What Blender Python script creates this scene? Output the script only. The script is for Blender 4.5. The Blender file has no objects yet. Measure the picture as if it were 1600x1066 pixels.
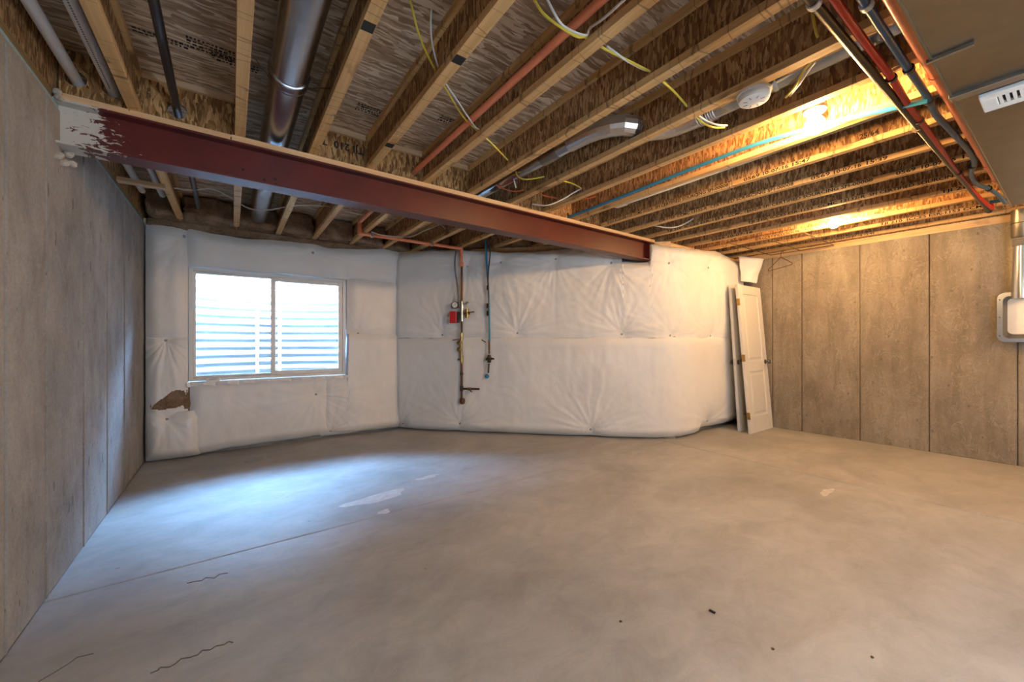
import bpy, bmesh, math, random
import numpy as np
from mathutils import Vector, Matrix
random.seed(7)
SC = bpy.context.scene
COL = SC.collection
PI = math.pi

# ------------------------------------------------------------------ camera
FPX, CX, HY, CAMH = 612.0, 800.0, 533.0, 1.2
YAW = math.atan(438 / 612.0)
SN, CS = math.sin(YAW), math.cos(YAW)
cd = bpy.data.cameras.new('camera'); cam = bpy.data.objects.new('camera', cd); COL.objects.link(cam)
cam.location = (0, 0, CAMH); cam.rotation_euler = (PI / 2, 0, -YAW)
cd.sensor_width = 36; cd.lens = 36 * FPX / 1600; cd.clip_start = .02
SC.camera = cam

# ------------------------------------------------------------------ world, sun, exposure
W = bpy.data.worlds.new('sky'); SC.world = W; W.use_nodes = True
wn = W.node_tree.nodes; wl = W.node_tree.links
sky = wn.new('ShaderNodeTexSky'); sky.sky_type = 'NISHITA'; sky.sun_disc = False
sky.sun_elevation = math.radians(48); sky.sun_rotation = math.radians(180); sky.air_density = 1.0
tint = wn.new('ShaderNodeMix'); tint.data_type = 'RGBA'; tint.blend_type = 'MULTIPLY'; tint.inputs[0].default_value = 1
tint.inputs[7].default_value = (.80, 1.0, .98, 1)      # camera white balance seen on daylight
wl.new(sky.outputs[0], tint.inputs[6]); wl.new(tint.outputs[2], wn['Background'].inputs[0]); wn['Background'].inputs[1].default_value = 92.0
sd = bpy.data.lights.new('sun', 'SUN'); sun = bpy.data.objects.new('sun', sd); COL.objects.link(sun)
sd.energy = 5; sd.angle = math.radians(.6); sd.color = (1, .98, .95)
sun.rotation_euler = (math.radians(38), 0, math.radians(12))
SC.view_settings.view_transform = 'Standard'; SC.view_settings.look = 'None'
SC.view_settings.exposure = 0.78; SC.view_settings.gamma = 1; SC.view_settings.use_curve_mapping = False
BULB_W, BULB_FILL = 600.0, 680.0      # radiance of the warm bulbs and of the added cool fill bulbs
for loc, rx, w, h in (((.40, 5.40, 1.37), -PI/2, 1.5, 1.15), ((-.06, -3.52, 1.3), PI/2, 1.1, .98)):   # portals only steer the sky sampling at the two windows
    pl = bpy.data.lights.new('portal', 'AREA'); pl.shape = 'RECTANGLE'; pl.size, pl.size_y = w, h; pl.cycles.is_portal = True
    po = bpy.data.objects.new('portal', pl); COL.objects.link(po); po.location = loc; po.rotation_euler = (rx, 0, 0)
SC.cycles.max_bounces = 9; SC.cycles.diffuse_bounces = 5; SC.cycles.sample_clamp_indirect = 6
SC.cycles.caustics_reflective = False; SC.cycles.caustics_refractive = False

# ------------------------------------------------------------------ sight lines (photo pixel -> point on a given plane of the room)
def ray(px, py):
    a = (px - CX) / FPX
    return Vector((SN + a * CS, CS - a * SN, (HY - py) / FPX))
def atz(px, py, z): r = ray(px, py); t = (z - CAMH) / r.z; return Vector((0, 0, CAMH)) + r * t
def atx(px, py, x): r = ray(px, py); return Vector((0, 0, CAMH)) + r * (x / r.x)
def aty(px, py, y): r = ray(px, py); return Vector((0, 0, CAMH)) + r * (y / r.y)
def atp(px, py, k):      # vertical plane x+y=k
    r = ray(px, py); return Vector((0, 0, CAMH)) + r * (k / (r.x + r.y))
def ypx(px, x): r = ray(px, 500); return x * r.y / r.x

# ------------------------------------------------------------------ mesh builder
ORG = {}
class MB:
    def __init__(s): s.v = []; s.f = []; s.sm = []
    def add(s, vs, fs, smooth=False):
        o = len(s.v); s.v += [Vector(v) for v in vs]
        for f in fs: s.f.append([i + o for i in f]); s.sm.append(smooth)
        return s
    def box(s, x0, x1, y0, y1, z0, z1):
        return s.add([(x0,y0,z0),(x1,y0,z0),(x1,y1,z0),(x0,y1,z0),(x0,y0,z1),(x1,y0,z1),(x1,y1,z1),(x0,y1,z1)],
                     [(0,3,2,1),(4,5,6,7),(0,1,5,4),(1,2,6,5),(2,3,7,6),(3,0,4,7)])
    def obox(s, c, ax, ay, az, hx, hy, hz):
        c = Vector(c); ax, ay, az = Vector(ax) * hx, Vector(ay) * hy, Vector(az) * hz
        vs = [c + i*ax + j*ay + k*az for k in (-1,1) for i, j in ((-1,-1),(1,-1),(1,1),(-1,1))]
        return s.add(vs, [(0,3,2,1),(4,5,6,7),(0,1,5,4),(1,2,6,5),(2,3,7,6),(3,0,4,7)])
    def bar(s, p0, p1, w, h, up=(0,0,1)):
        p0, p1 = Vector(p0), Vector(p1); d = p1 - p0; L = d.length; d.normalize()
        sd_ = d.cross(Vector(up)).normalized(); u = sd_.cross(d)
        return s.obox((p0 + p1) / 2, d, sd_, u, L / 2, w / 2, h / 2)
    def lathe(s, prof, c=(0,0,0), axis=(0,0,1), n=20, smooth=True):
        c = Vector(c); a = Vector(axis).normalized()
        t = Vector((1,0,0)) if abs(a.x) < .9 else Vector((0,1,0))
        u = a.cross(t).normalized(); w = a.cross(u)
        vs = []; fs = []
        for r, h in prof:
            for i in range(n):
                q = 2*PI*i/n; vs.append(c + a*h + (u*math.cos(q) + w*math.sin(q)) * max(r, 1e-5))
        for j in range(len(prof)-1):
            for i in range(n): fs.append((j*n+i, j*n+(i+1)%n, (j+1)*n+(i+1)%n, (j+1)*n+i))
        fs.append(tuple(range(n-1,-1,-1))); fs.append(tuple((len(prof)-1)*n+i for i in range(n)))
        return s.add(vs, fs, smooth)
    def cyl(s, p0, p1, r, n=14, r1=None, smooth=True):
        p0, p1 = Vector(p0), Vector(p1)
        return s.lathe([(r, 0), (r if r1 is None else r1, (p1-p0).length)], p0, p1-p0, n, smooth)
    def tube(s, pts, r, n=10, smooth=True):
        pts = [Vector(p) for p in pts]; m = len(pts)
        rs = r if isinstance(r, (list, tuple)) else [r]*m
        T = [(pts[min(i+1,m-1)] - pts[max(i-1,0)]).normalized() for i in range(m)]
        t0 = T[0]; ref = Vector((0,0,1)) if abs(t0.z) < .9 else Vector((1,0,0))
        u = (ref - t0*ref.dot(t0)).normalized(); vs = []; fs = []
        for i in range(m):
            u = u - T[i]*u.dot(T[i]); u.normalize(); w = T[i].cross(u)
            for k in range(n):
                q = 2*PI*k/n; vs.append(pts[i] + (u*math.cos(q) + w*math.sin(q))*rs[i])
        for i in range(m-1):
            for k in range(n): fs.append((i*n+k, i*n+(k+1)%n, (i+1)*n+(k+1)%n, (i+1)*n+k))
        fs.append(tuple(range(n-1,-1,-1))); fs.append(tuple((m-1)*n+k for k in range(n)))
        return s.add(vs, fs, smooth)
    def build(s, name, mat, parent=None, bevel=0, org=None):
        me = bpy.data.meshes.new(name)
        if parent is not None: o0 = ORG.get(parent.as_pointer(), Vector((0,0,0)))
        elif org is not None: o0 = Vector(org)
        else:
            mn = [min(v[i] for v in s.v) for i in range(3)]; mx = [max(v[i] for v in s.v) for i in range(3)]
            o0 = Vector(((mn[0]+mx[0])/2, (mn[1]+mx[1])/2, mn[2]))
        me.from_pydata([tuple(v - o0) for v in s.v], [], s.f)
        me.polygons.foreach_set('use_smooth', s.sm)
        me.materials.append(mat); me.update()
        if any(s.sm) and len(s.f) < 6000: me.set_sharp_from_angle(angle=math.radians(42))
        ob = bpy.data.objects.new(name, me); COL.objects.link(ob)
        if parent is not None: ob.parent = parent
        else: ob.location = o0
        ORG[ob.as_pointer()] = o0
        if bevel:
            b = ob.modifiers.new('bevel', 'BEVEL'); b.width = bevel; b.segments = 2; b.limit_method = 'ANGLE'
        return ob
def smooth_path(pts, k=6):
    P = [Vector(p) for p in pts]; out = []
    for i in range(len(P)-1):
        a, b, c, d = P[max(i-1,0)], P[i], P[i+1], P[min(i+2,len(P)-1)]
        for j in range(k):
            t = j/k
            out.append(.5*((2*b) + (c-a)*t + (2*a-5*b+4*c-d)*t*t + (3*b-a-3*c+d)*t*t*t))
    return out + [P[-1]]
def tag(o, label, cat, group=None, kind=None):
    o['label'] = label; o['category'] = cat
    if group: o['group'] = group
    if kind: o['kind'] = kind
    return o
def thing(name, label, cat, loc=(0,0,0), group=None, kind=None):
    o = bpy.data.objects.new(name, None); COL.objects.link(o); o.location = loc
    o.empty_display_size = .05
    ORG[o.as_pointer()] = Vector(loc)
    return tag(o, label, cat, group, kind)
TXT = {}
def text_mb(mb, s, p0, right, up, height, width=None, lift=None):
    """lettering laid flat on a surface: p0 = lower left corner; width squeezes the line to fit"""
    if s not in TXT:
        cu = bpy.data.curves.new('lettering', 'FONT'); cu.body = s; cu.size = 1; cu.resolution_u = 2; cu.offset = .022
        ob = bpy.data.objects.new('lettering', cu); COL.objects.link(ob)
        dg = bpy.context.evaluated_depsgraph_get(); me = bpy.data.meshes.new_from_object(ob.evaluated_get(dg))
        vs = [v.co.copy() for v in me.vertices]; fs = [list(p.vertices) for p in me.polygons]
        bpy.data.objects.remove(ob); bpy.data.meshes.remove(me)
        TXT[s] = (vs, fs)
    vs, fs = TXT[s]
    x0 = min(v.x for v in vs); x1 = max(v.x for v in vs); y1 = max(v.y for v in vs)
    r, u = Vector(right), Vector(up); k = height / max(y1, .1); kx = width / (x1-x0) if width else k
    p0 = Vector(p0)
    mb.add([p0 + r*((v.x-x0)*kx) + u*(v.y*k) for v in vs], fs)
def plate(name, mat, outline, holes, frame, th, parent=None):
    """flat board with real round holes; frame = (origin, ax, ay, az)"""
    cu = bpy.data.curves.new(name, 'CURVE'); cu.dimensions = '2D'; cu.fill_mode = 'BOTH'; cu.extrude = th/2
    def spl(pts):
        sp = cu.splines.new('POLY'); sp.points.add(len(pts)-1); sp.use_cyclic_u = True
        for i, p in enumerate(pts): sp.points[i].co = (p[0], p[1], 0, 1)
    spl(outline)
    for hx, hy, rx, ry in holes: spl([(hx+rx*math.cos(-2*PI*i/18), hy+ry*math.sin(-2*PI*i/18)) for i in range(18)])
    ob = bpy.data.objects.new(name, cu); COL.objects.link(ob)
    me = bpy.data.meshes.new_from_object(ob.evaluated_get(bpy.context.evaluated_depsgraph_get()))
    o, ax, ay, az = [Vector(q) for q in frame]
    mb = MB(); mb.add([o + ax*v.co.x + ay*v.co.y + az*v.co.z for v in me.vertices], [list(p.vertices) for p in me.polygons])
    bpy.data.objects.remove(ob); bpy.data.meshes.remove(me)
    return mb.build(name, mat, parent)

# ------------------------------------------------------------------ materials
class NT:
    def __init__(s, name):
        s.m = bpy.data.materials.new(name); s.m.use_nodes = True
        s.n = s.m.node_tree.nodes; s.l = s.m.node_tree.links; s.b = s.n['Principled BSDF']
        s.pos = s.n.new('ShaderNodeNewGeometry').outputs['Position']
    def mapping(s, scale=(1,1,1), rot=(0,0,0), loc=(0,0,0), src=None):
        m = s.n.new('ShaderNodeMapping'); m.inputs['Scale'].default_value = scale
        m.inputs['Rotation'].default_value = rot; m.inputs['Location'].default_value = loc
        s.l.new(src or s.pos, m.inputs[0]); return m.outputs[0]
    def noise(s, vec, scale, detail=4, rough=.55, dist=0):
        t = s.n.new('ShaderNodeTexNoise'); s.l.new(vec, t.inputs['Vector'])
        t.inputs['Scale'].default_value = scale; t.inputs['Detail'].default_value = detail
        t.inputs['Roughness'].default_value = rough; t.inputs['Distortion'].default_value = dist
        return t.outputs['Fac']
    def voro(s, vec, scale, out='Color', feat='F1'):
        t = s.n.new('ShaderNodeTexVoronoi'); t.feature = feat; s.l.new(vec, t.inputs['Vector'])
        t.inputs['Scale'].default_value = scale; return t.outputs[out]
    def ramp(s, fac, stops):
        r = s.n.new('ShaderNodeValToRGB'); s.l.new(fac, r.inputs[0]); e = r.color_ramp.elements
        while len(e) < len(stops): e.new(.5)
        for i, (p, c) in enumerate(stops): e[i].position = p; e[i].color = (*c, 1) if len(c) == 3 else c
        return r.outputs[0]
    def g(s, a, b): return (a,)*3, (b,)*3
    def mix(s, fac, a, b, mode='MIX'):
        m = s.n.new('ShaderNodeMix'); m.data_type = 'RGBA'; m.blend_type = mode
        for k, x in ((0, fac), (6, a), (7, b)):
            if isinstance(x, (int, float)): m.inputs[k].default_value = x
            elif isinstance(x, tuple): m.inputs[k].default_value = (*x, 1)
            else: s.l.new(x, m.inputs[k])
        return m.outputs[2]
    def math(s, op, a, b=0.0, c=None):
        m = s.n.new('ShaderNodeMath'); m.operation = op
        for k, x in enumerate((a, b) if c is None else (a, b, c)):
            if isinstance(x, (int, float)): m.inputs[k].default_value = x
            else: s.l.new(x, m.inputs[k])
        return m.outputs[0]
    def xyz(s):
        t = s.n.new('ShaderNodeSeparateXYZ'); s.l.new(s.pos, t.inputs[0]); return t.outputs
    def bump(s, h, strength, dist=.01):
        b = s.n.new('ShaderNodeBump'); b.inputs['Strength'].default_value = strength; b.inputs['Distance'].default_value = dist
        s.l.new(h, b.inputs['Height']); s.l.new(b.outputs[0], s.b.inputs['Normal'])
    def set(s, col=None, rough=None, metal=None, spec=None):
        for k, x in (('Base Color', col), ('Roughness', rough), ('Metallic', metal), ('Specular IOR Level', spec)):
            if x is None: continue
            if isinstance(x, tuple): s.b.inputs[k].default_value = (*x, 1)
            elif isinstance(x, (int, float)): s.b.inputs[k].default_value = x
            else: s.l.new(x, s.b.inputs[k])
        return s.m
def plain(name, col, rough=.5, metal=0, var=.12, scale=18, bump=0):
    t = NT(name); f = t.noise(t.pos, scale, 3)
    lo = tuple(c*(1-var) for c in col); hi = tuple(min(1, c*(1+var)) for c in col)
    if bump: t.bump(t.noise(t.pos, scale*4, 3), bump, .004)
    return t.set(t.ramp(f, [(.3, lo), (.7, hi)]), rough, metal)
def osb(name, dark, mid, light, plane):
    t = NT(name)
    w = t.noise(t.pos, 9, 3); 
    if plane == 'yz': rots = [(.75,0,0),(-.95,0,0),(.15,0,0)]; sc = (60, 85, 19)
    elif plane == 'xz': rots = [(0,.75,0),(0,-.95,0),(0,.15,0)]; sc = (85, 60, 19)
    else: rots = [(0,0,.25),(0,0,-.3),(0,0,.02)]; sc = (8, 66, 50)
    wv = t.n.new('ShaderNodeVectorMath'); wv.operation = 'SCALE'; tn = t.n.new('ShaderNodeTexNoise'); t.l.new(t.pos, tn.inputs[0])
    tn.inputs['Scale'].default_value = 7; t.l.new(tn.outputs['Color'], wv.inputs[0]); wv.inputs['Scale'].default_value = .04
    ad = t.n.new('ShaderNodeVectorMath'); t.l.new(t.pos, ad.inputs[0]); t.l.new(wv.outputs[0], ad.inputs[1])
    prio = tone = None
    for i, r in enumerate(rots):
        v = t.voro(t.mapping(sc, r, (i*3.3,)*3, ad.outputs[0]), .8+.2*i); q = t.n.new('ShaderNodeSeparateColor'); t.l.new(v, q.inputs[0])
        if prio is None: prio, tone = q.outputs[0], q.outputs[1]
        else:
            sel = t.math('GREATER_THAN', q.outputs[0], prio)
            tone = t.math('ADD', t.math('MULTIPLY', tone, t.math('SUBTRACT', 1.0, sel)), t.math('MULTIPLY', q.outputs[1], sel)); prio = t.math('MAXIMUM', prio, q.outputs[0])
    f = t.math('ADD', t.math('MULTIPLY', tone, .72), t.math('MULTIPLY', t.noise(t.mapping(tuple(x*1.0 for x in sc), rots[0]), 2.5, 4), .28))
    big = t.noise(t.pos, 1.7, 2)
    c = t.ramp(f, [(.2, dark), (.5, mid), (.82, light)])
    c = t.mix(.35, c, t.ramp(big, [(.3, (.62,.6,.58)), (.7, (1,1,1))]), 'MULTIPLY')
    t.bump(f, .35, .004)
    return t.set(c, .75, 0, .25)
def wood(name, a, b, axis, rings=0, knots=.5):
    t = NT(name); sc = {'x': (1.6, 40, 40), 'y': (40, 1.6, 40), 'z': (40, 40, 1.6)}[axis]
    f = t.noise(t.mapping(sc), 1, 5, .6, .6)
    c = t.ramp(f, [(.3, a), (.7, b)])
    k = t.noise(t.mapping(tuple(1 if s > 10 else .5 for s in sc)), 7, 3)
    c = t.mix(t.ramp(k, [(.62, (0,0,0)), (.72, (1,1,1))]), c, tuple(x*knots for x in a))
    if rings:
        q = t.mapping(tuple(rings if s < 10 else 1.2 for s in sc))
        wv = t.n.new('ShaderNodeTexNoise'); t.l.new(q, wv.inputs[0]); wv.inputs['Scale'].default_value = 1.0; wv.inputs['Detail'].default_value = 1
        c = t.mix(t.ramp(wv.outputs['Fac'], [(.49, (0,0,0)), (.5, (.75,)*3), (.51, (0,0,0))]), c, tuple(x*.22 for x in a))
    t.bump(f, .2, .002)
    return t.set(c, .6, 0, .3)
def concrete(name, a, b, streak, rough, bump=.3, pits=True):
    t = NT(name)
    f = t.noise(t.pos, 1.5, 8, .7, .3); g2 = t.noise(t.mapping((2.2, 2.2, 1.0)), 2.4, 9, .78, .5); h = t.noise(t.pos, 70, 4, .7)
    c = t.ramp(f, [(.32, a), (.68, b)])
    c = t.mix(streak, c, t.ramp(g2, [(.34, (.5,.48,.45)), (.5, (.92,.92,.92)), (.66, (1.15,1.15,1.15))]), 'MULTIPLY')
    c = t.mix(.55, c, t.ramp(h, [(.3, (.72,.72,.72)), (.7, (1.18,1.18,1.18))]), 'MULTIPLY')
    if pits:
        for sc, lim, k in (((1, 1, .35), .11, .6), ((2.6, 2.6, 1.2), .10, .5)):
            p = t.voro(t.mapping(sc), 9, 'Distance')
            pm = t.math('MULTIPLY', t.math('LESS_THAN', p, lim), t.math('GREATER_THAN', t.noise(t.pos, 2.3, 2), .5))
            c = t.mix(t.math('MULTIPLY', pm, k), c, (.09,.08,.07))
    t.bump(t.math('ADD', h, t.math('MULTIPLY', g2, 1.5)), bump, .006)
    return t.set(c, rough, 0, .3)
M = {}
M['conc_left'] = concrete('poured_concrete_grey', (.26,.258,.255), (.38,.378,.372), .6, .88)
# right wall: same concrete with efflorescence rivulets
t = NT('poured_concrete_weathered')
f = t.noise(t.pos, 1.6, 6, .65); g2 = t.noise(t.mapping((3,3,.5)), 2.4, 6, .65, .6); h = t.noise(t.pos, 45, 3)
c = t.ramp(f, [(.3, (.225,.195,.155)), (.7, (.345,.305,.25))])
c = t.mix(.6, c, t.ramp(g2, [(.36, (.6,.57,.52)), (.62, (1.08,1.08,1.08))]), 'MULTIPLY')
e1 = t.noise(t.mapping((2.4,2.4,1.4)), 2.6, 4, .6, 1.4)
c = t.mix(t.math('MULTIPLY', t.ramp(e1, [(.485, (0,0,0)), (.5, (1,1,1)), (.515, (0,0,0))]), .2), c, (.58,.53,.45))
c = t.mix(t.math('MULTIPLY', t.ramp(e1, [(.515, (0,0,0)), (.53, (1,1,1)), (.56, (0,0,0))]), .4), c, (.17,.14,.105))
p = t.math('LESS_THAN', t.voro(t.mapping((1,1,.6)), 9, 'Distance'), .09)
c = t.mix(t.math('MULTIPLY', p, .5), c, (.11,.09,.07))
c = t.mix(.4, c, t.ramp(h, [(.3, (.78,.78,.78)), (.7, (1.12,1.12,1.12))]), 'MULTIPLY')
t.bump(t.math('ADD', h, t.math('MULTIPLY', g2, 1.5)), .35, .006)
M['conc_right'] = t.set(c, .88, 0, .3)
# floor slab
t = NT('trowelled_concrete_floor')
f = t.noise(t.mapping((.75,1,1)), 1.1, 7, .62, .5); f2 = t.noise(t.mapping((1,1.5,1)), 3.6, 8, .72, .6); h = t.noise(t.pos, 90, 4, .7)
c = t.ramp(f, [(.3, (.305,.302,.297)), (.5, (.40,.397,.39)), (.7, (.50,.497,.49))])
c = t.mix(.45, c, t.ramp(f2, [(.34, (.62,.61,.595)), (.6, (1.13,1.13,1.13))]), 'MULTIPLY')
c = t.mix(.25, c, t.ramp(h, [(.3, (.85,.85,.85)), (.7, (1.1,1.1,1.1))]), 'MULTIPLY')
sp = t.math('LESS_THAN', t.voro(t.pos, 3.2, 'Distance'), .03); c = t.mix(t.math('MULTIPLY', sp, .5), c, (.14,.11,.085))
t.bump(t.math('ADD', h, t.math('MULTIPLY', f2, 2)), .08, .004)
M['floor'] = t.set(c, t.ramp(f2, [(.3, (.40,)*3), (.7, (.58,)*3)]), 0, .45)
M['joint'] = plain('joint_filler', (.38,.37,.355), .8)
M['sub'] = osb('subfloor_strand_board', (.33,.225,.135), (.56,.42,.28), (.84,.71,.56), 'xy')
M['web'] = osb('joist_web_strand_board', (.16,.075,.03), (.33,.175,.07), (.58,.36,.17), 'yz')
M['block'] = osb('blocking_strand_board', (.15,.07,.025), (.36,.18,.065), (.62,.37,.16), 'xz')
M['flange'] = wood('laminated_flange_wood', (.52,.30,.115), (.78,.51,.235), 'y', 9)
M['flange_x'] = wood('pale_lumber_crosswise', (.55,.37,.21), (.78,.60,.40), 'x')
M['lumber_y'] = wood('pale_lumber', (.50,.33,.16), (.70,.50,.28), 'y')
M['plate_w'] = wood('beam_plate_lumber', (.58,.38,.2), (.80,.58,.35), 'x', 0, .75)
M['ink'] = plain('black_ink', (.012,.011,.01), .8)
t = NT('red_primer_with_grout_smears')
X_, Y_, Z_ = t.xyz()
n1 = t.noise(t.mapping((5,3,11)), 3.2, 4, .7, 1.0)
lim = t.math('MULTIPLY', t.math('ADD', X_, .704), 2.5)       # distance from the wall end
mk = t.ramp(t.math('SUBTRACT', t.math('ADD', t.math('MULTIPLY', n1, 1.9), -.38), lim), [(.2, (0,0,0)), (.25, (1,1,1))])
c = t.ramp(t.noise(t.pos, 6, 4), [(.3, (.075,.010,.009)), (.7, (.11,.014,.011))])
t.l.new(t.mix(mk, c, (.55,.55,.54)), t.b.inputs['Base Color']); M['beam'] = t.set(None, .42, 0, .5)
M['treated'] = wood('treated_sill_lumber', (.16,.12,.06), (.27,.21,.11), 'y')
M['foam'] = plain('blue_sill_foam', (.25,.42,.50), .8)
M['grout'] = plain('grey_grout', (.42,.41,.38), .95, 0, .25, 30, .6)
M['vinyl'] = NT('white_vinyl_facing'); t = M['vinyl']
t.bump(t.math('ADD', t.noise(t.mapping((1,1,.5)), 26, 4, .6, .8), t.math('MULTIPLY', t.noise(t.pos, 7, 3), 1.5)), .16, .012)
M['vinyl'] = t.set(t.ramp(t.noise(t.pos, 2.5, 3), [(.3, (.76,.77,.785)), (.7, (.82,.83,.845))]), .42, 0, .4)
t = NT('brown_fiberglass'); f = t.noise(t.pos, 60, 4, .7, 1.0); t.bump(f, .9, .02)
M['glass_fiber'] = t.set(t.ramp(t.math('ADD', t.math('MULTIPLY', f, .5), t.math('MULTIPLY', t.noise(t.pos, 9, 3), .5)), [(.32, (.14,.085,.05)), (.52, (.32,.21,.135)), (.7, (.48,.36,.26))]), .95, 0, .1)
def galv(name, col, rough, sc=30):
    t = NT(name); f = t.voro(t.pos, sc); q = t.n.new('ShaderNodeSeparateColor'); t.l.new(f, q.inputs[0])
    c = t.ramp(q.outputs[0], [(0, tuple(x*.93 for x in col)), (1, col)])
    return t.set(c, t.ramp(t.noise(t.pos, 3, 2), [(.3, (rough*.9,)*3), (.7, (rough*1.1,)*3)]), 1)
M['galv'] = galv('galvanised_sheet', (.50,.54,.60), .24)
M['galv_dull'] = galv('dull_galvanised_trunk', (.30,.27,.21), .38, 22)
M['foil'] = galv('foil_tape', (.60,.60,.60), .35, 60)
M['well'] = galv('window_well_steel', (.165,.182,.195), .6, 20)
M['well'].node_tree.nodes['Principled BSDF'].inputs['Metallic'].default_value = 0
M['pvc'] = plain('white_pvc', (.74,.75,.78), .32, 0, .03)
M['white'] = plain('white_paint', (.68,.675,.655), .38, 0, .02)
M['frame'] = plain('white_window_vinyl', (.78,.80,.82), .35, 0, .02)
M['plastic'] = plain('white_plastic', (.78,.78,.76), .4, 0, .03)
M['black'] = plain('black_pipe', (.016,.016,.018), .35)
M['darkpipe'] = plain('dark_iron_pipe', (.035,.028,.02), .38, .3)
M['orange'] = plain('orange_plastic_pipe', (.84,.27,.13), .4, 0, .05)
M['copper'] = plain('copper_pipe', (.62,.24,.10), .32, 1, .1)
M['copper_old'] = plain('tarnished_copper', (.13,.062,.035), .42, .7, .2)
M['red'] = plain('red_tubing', (.50,.008,.008), .3, 0, .05)
M['blue'] = plain('blue_tubing', (.012,.085,.21), .3, 0, .05)
M['blue_br'] = plain('bright_blue_tubing', (.03,.22,.42), .3, 0, .05)
M['yellow'] = plain('yellow_cable_jacket', (.66,.52,.06), .45, 0, .05)
M['cable'] = plain('white_cable_jacket', (.66,.66,.64), .45, 0, .05)
M['redwire'] = plain('orange_red_cable', (.42,.07,.025), .45, 0, .05)
M['grey_hose'] = plain('grey_conduit', (.13,.14,.17), .4)
M['brass'] = plain('brass', (.36,.235,.09), .32, 1, .15)
M['chrome'] = plain('chrome', (.55,.55,.55), .28, 1, .05)
M['nickel'] = plain('dark_nickel', (.16,.145,.13), .3, 1, .1)
M['redbox'] = plain('red_housing', (.50,.02,.02), .35, 0, .05)
M['rust'] = plain('rusty_wire', (.14,.055,.03), .55, .4)
M['wire'] = plain('dark_wire', (.10,.07,.04), .5, .3)
M['gravel'] = plain('gravel', (.35,.33,.30), .9, 0, .4, 60, .8)
M['crack'] = plain('crack_dark_grey', (.13,.122,.115), .9)  # dark grey strips that draw the floor cracks
M['dark'] = plain('dark_gap', (.02,.018,.015), .9)
M['patch'] = plain('pale_plaster_smear', (.60,.575,.54), .7, 0, .12, 25)
M['tape'] = plain('grey_pin_washer', (.30,.31,.33), .5)
M['dial'] = plain('dial_face', (.8,.8,.78), .4, 0, .02)
t = NT('window_glass'); t.b.inputs['Transmission Weight'].default_value = 1; t.b.inputs['IOR'].default_value = 1.0001
t.b.inputs['Alpha'].default_value = .15
gl = t.n.new('ShaderNodeBsdfGlass'); gl.inputs['IOR'].default_value = 1.45; gl.inputs['Roughness'].default_value = 0
tr = t.n.new('ShaderNodeBsdfTransparent'); fr = t.n.new('ShaderNodeFresnel'); fr.inputs[0].default_value = 1.3
gs = t.n.new('ShaderNodeBsdfGlossy'); gs.inputs['Roughness'].default_value = .01; mx = t.n.new('ShaderNodeMixShader')
t.l.new(fr.outputs[0], mx.inputs[0]); t.l.new(tr.outputs[0], mx.inputs[1]); t.l.new(gs.outputs[0], mx.inputs[2])
t.l.new(mx.outputs[0], t.n['Material Output'].inputs[0]); M['glass'] = t.m
def glow(name, col, k):
    t = NT(name); t.b.inputs['Emission Color'].default_value = (*col, 1); t.b.inputs['Emission Strength'].default_value = k
    return t.set((.9,.9,.9), .4)
M['bulb_w'] = glow('lit_warm_bulb', (1, .57, .22), BULB_W)
M['bulb_fill'] = glow('cool_fill_bulb', (.72, .87, 1.0), BULB_FILL)  # glow of the bulbs added out of view as fill

# ================================================================== the setting
LX, RX, BY = -.704, 6.15, -3.4          # left wall, right wall, wall behind the camera
WY, AK, TY = 5.32, 7.19, 2.82           # window wall y, angled wall x+y, third wall y
WT, JB, JT = 2.36, 2.435, 2.676         # wall top, joist underside, joist top
JD = JT - JB
ck = (AK - WY, WY)                      # concave corner
cv = (AK - TY, TY)                      # convex corner

fl = MB().box(LX-.3, RX+.3, BY-.3, 5.7, -.2, -.006).build('floor', M['joint'])
tag(fl, 'bare grey concrete basement floor with two tooled control joints', 'floor', kind='structure')
JX, JY, G = 4.215, 2.715, .006
def slab(poly):
    mb = MB(); n = len(poly)
    c = Vector((sum(p[0] for p in poly)/n, sum(p[1] for p in poly)/n, 0))
    top = [Vector((p[0], p[1], 0)) for p in poly]; bot = [Vector((p[0], p[1], -.02)) for p in poly]
    mb.add(bot + top, [tuple(range(n-1,-1,-1)), tuple(range(n, 2*n))] + [(i, (i+1)%n, n+(i+1)%n, n+i) for i in range(n)])
    return mb.build('slab', M['floor'], fl, .004)
slab([(LX, JY+G), (JX-G, JY+G), (JX-G, 5.6), (LX, 5.6)])
slab([(LX, BY), (JX-G, BY), (JX-G, JY-G), (LX, JY-G)])
slab([(JX+G, BY), (RX, BY), (RX, 5.6), (JX+G, 5.6)])
def crack(pts, w):
    mb = MB(); P = [Vector((p[0], p[1], .0012)) for p in pts]
    for i in range(len(P)-1):
        mb.bar(P[i], P[i+1], w, .002)
    return mb.build('crack', M['crack'], fl)
for pts, w in (([(235,1053),(247,1048),(250,1044),(265,1043),(274,1038),(283,1030),(297,1028),(309,1024),(316,1017),(329,1016),(338,1010),(350,1008),(358,1003),(364,1005)], .0042),
               ([(292,912),(305,909),(315,908),(322,903),(335,904),(343,898),(356,896)], .0035),
               ([(60,1066),(88,1050),(110,1036),(120,1028),(146,1022)], .0022)):
    crack([atz(*p, 0) for p in pts], w)
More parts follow.
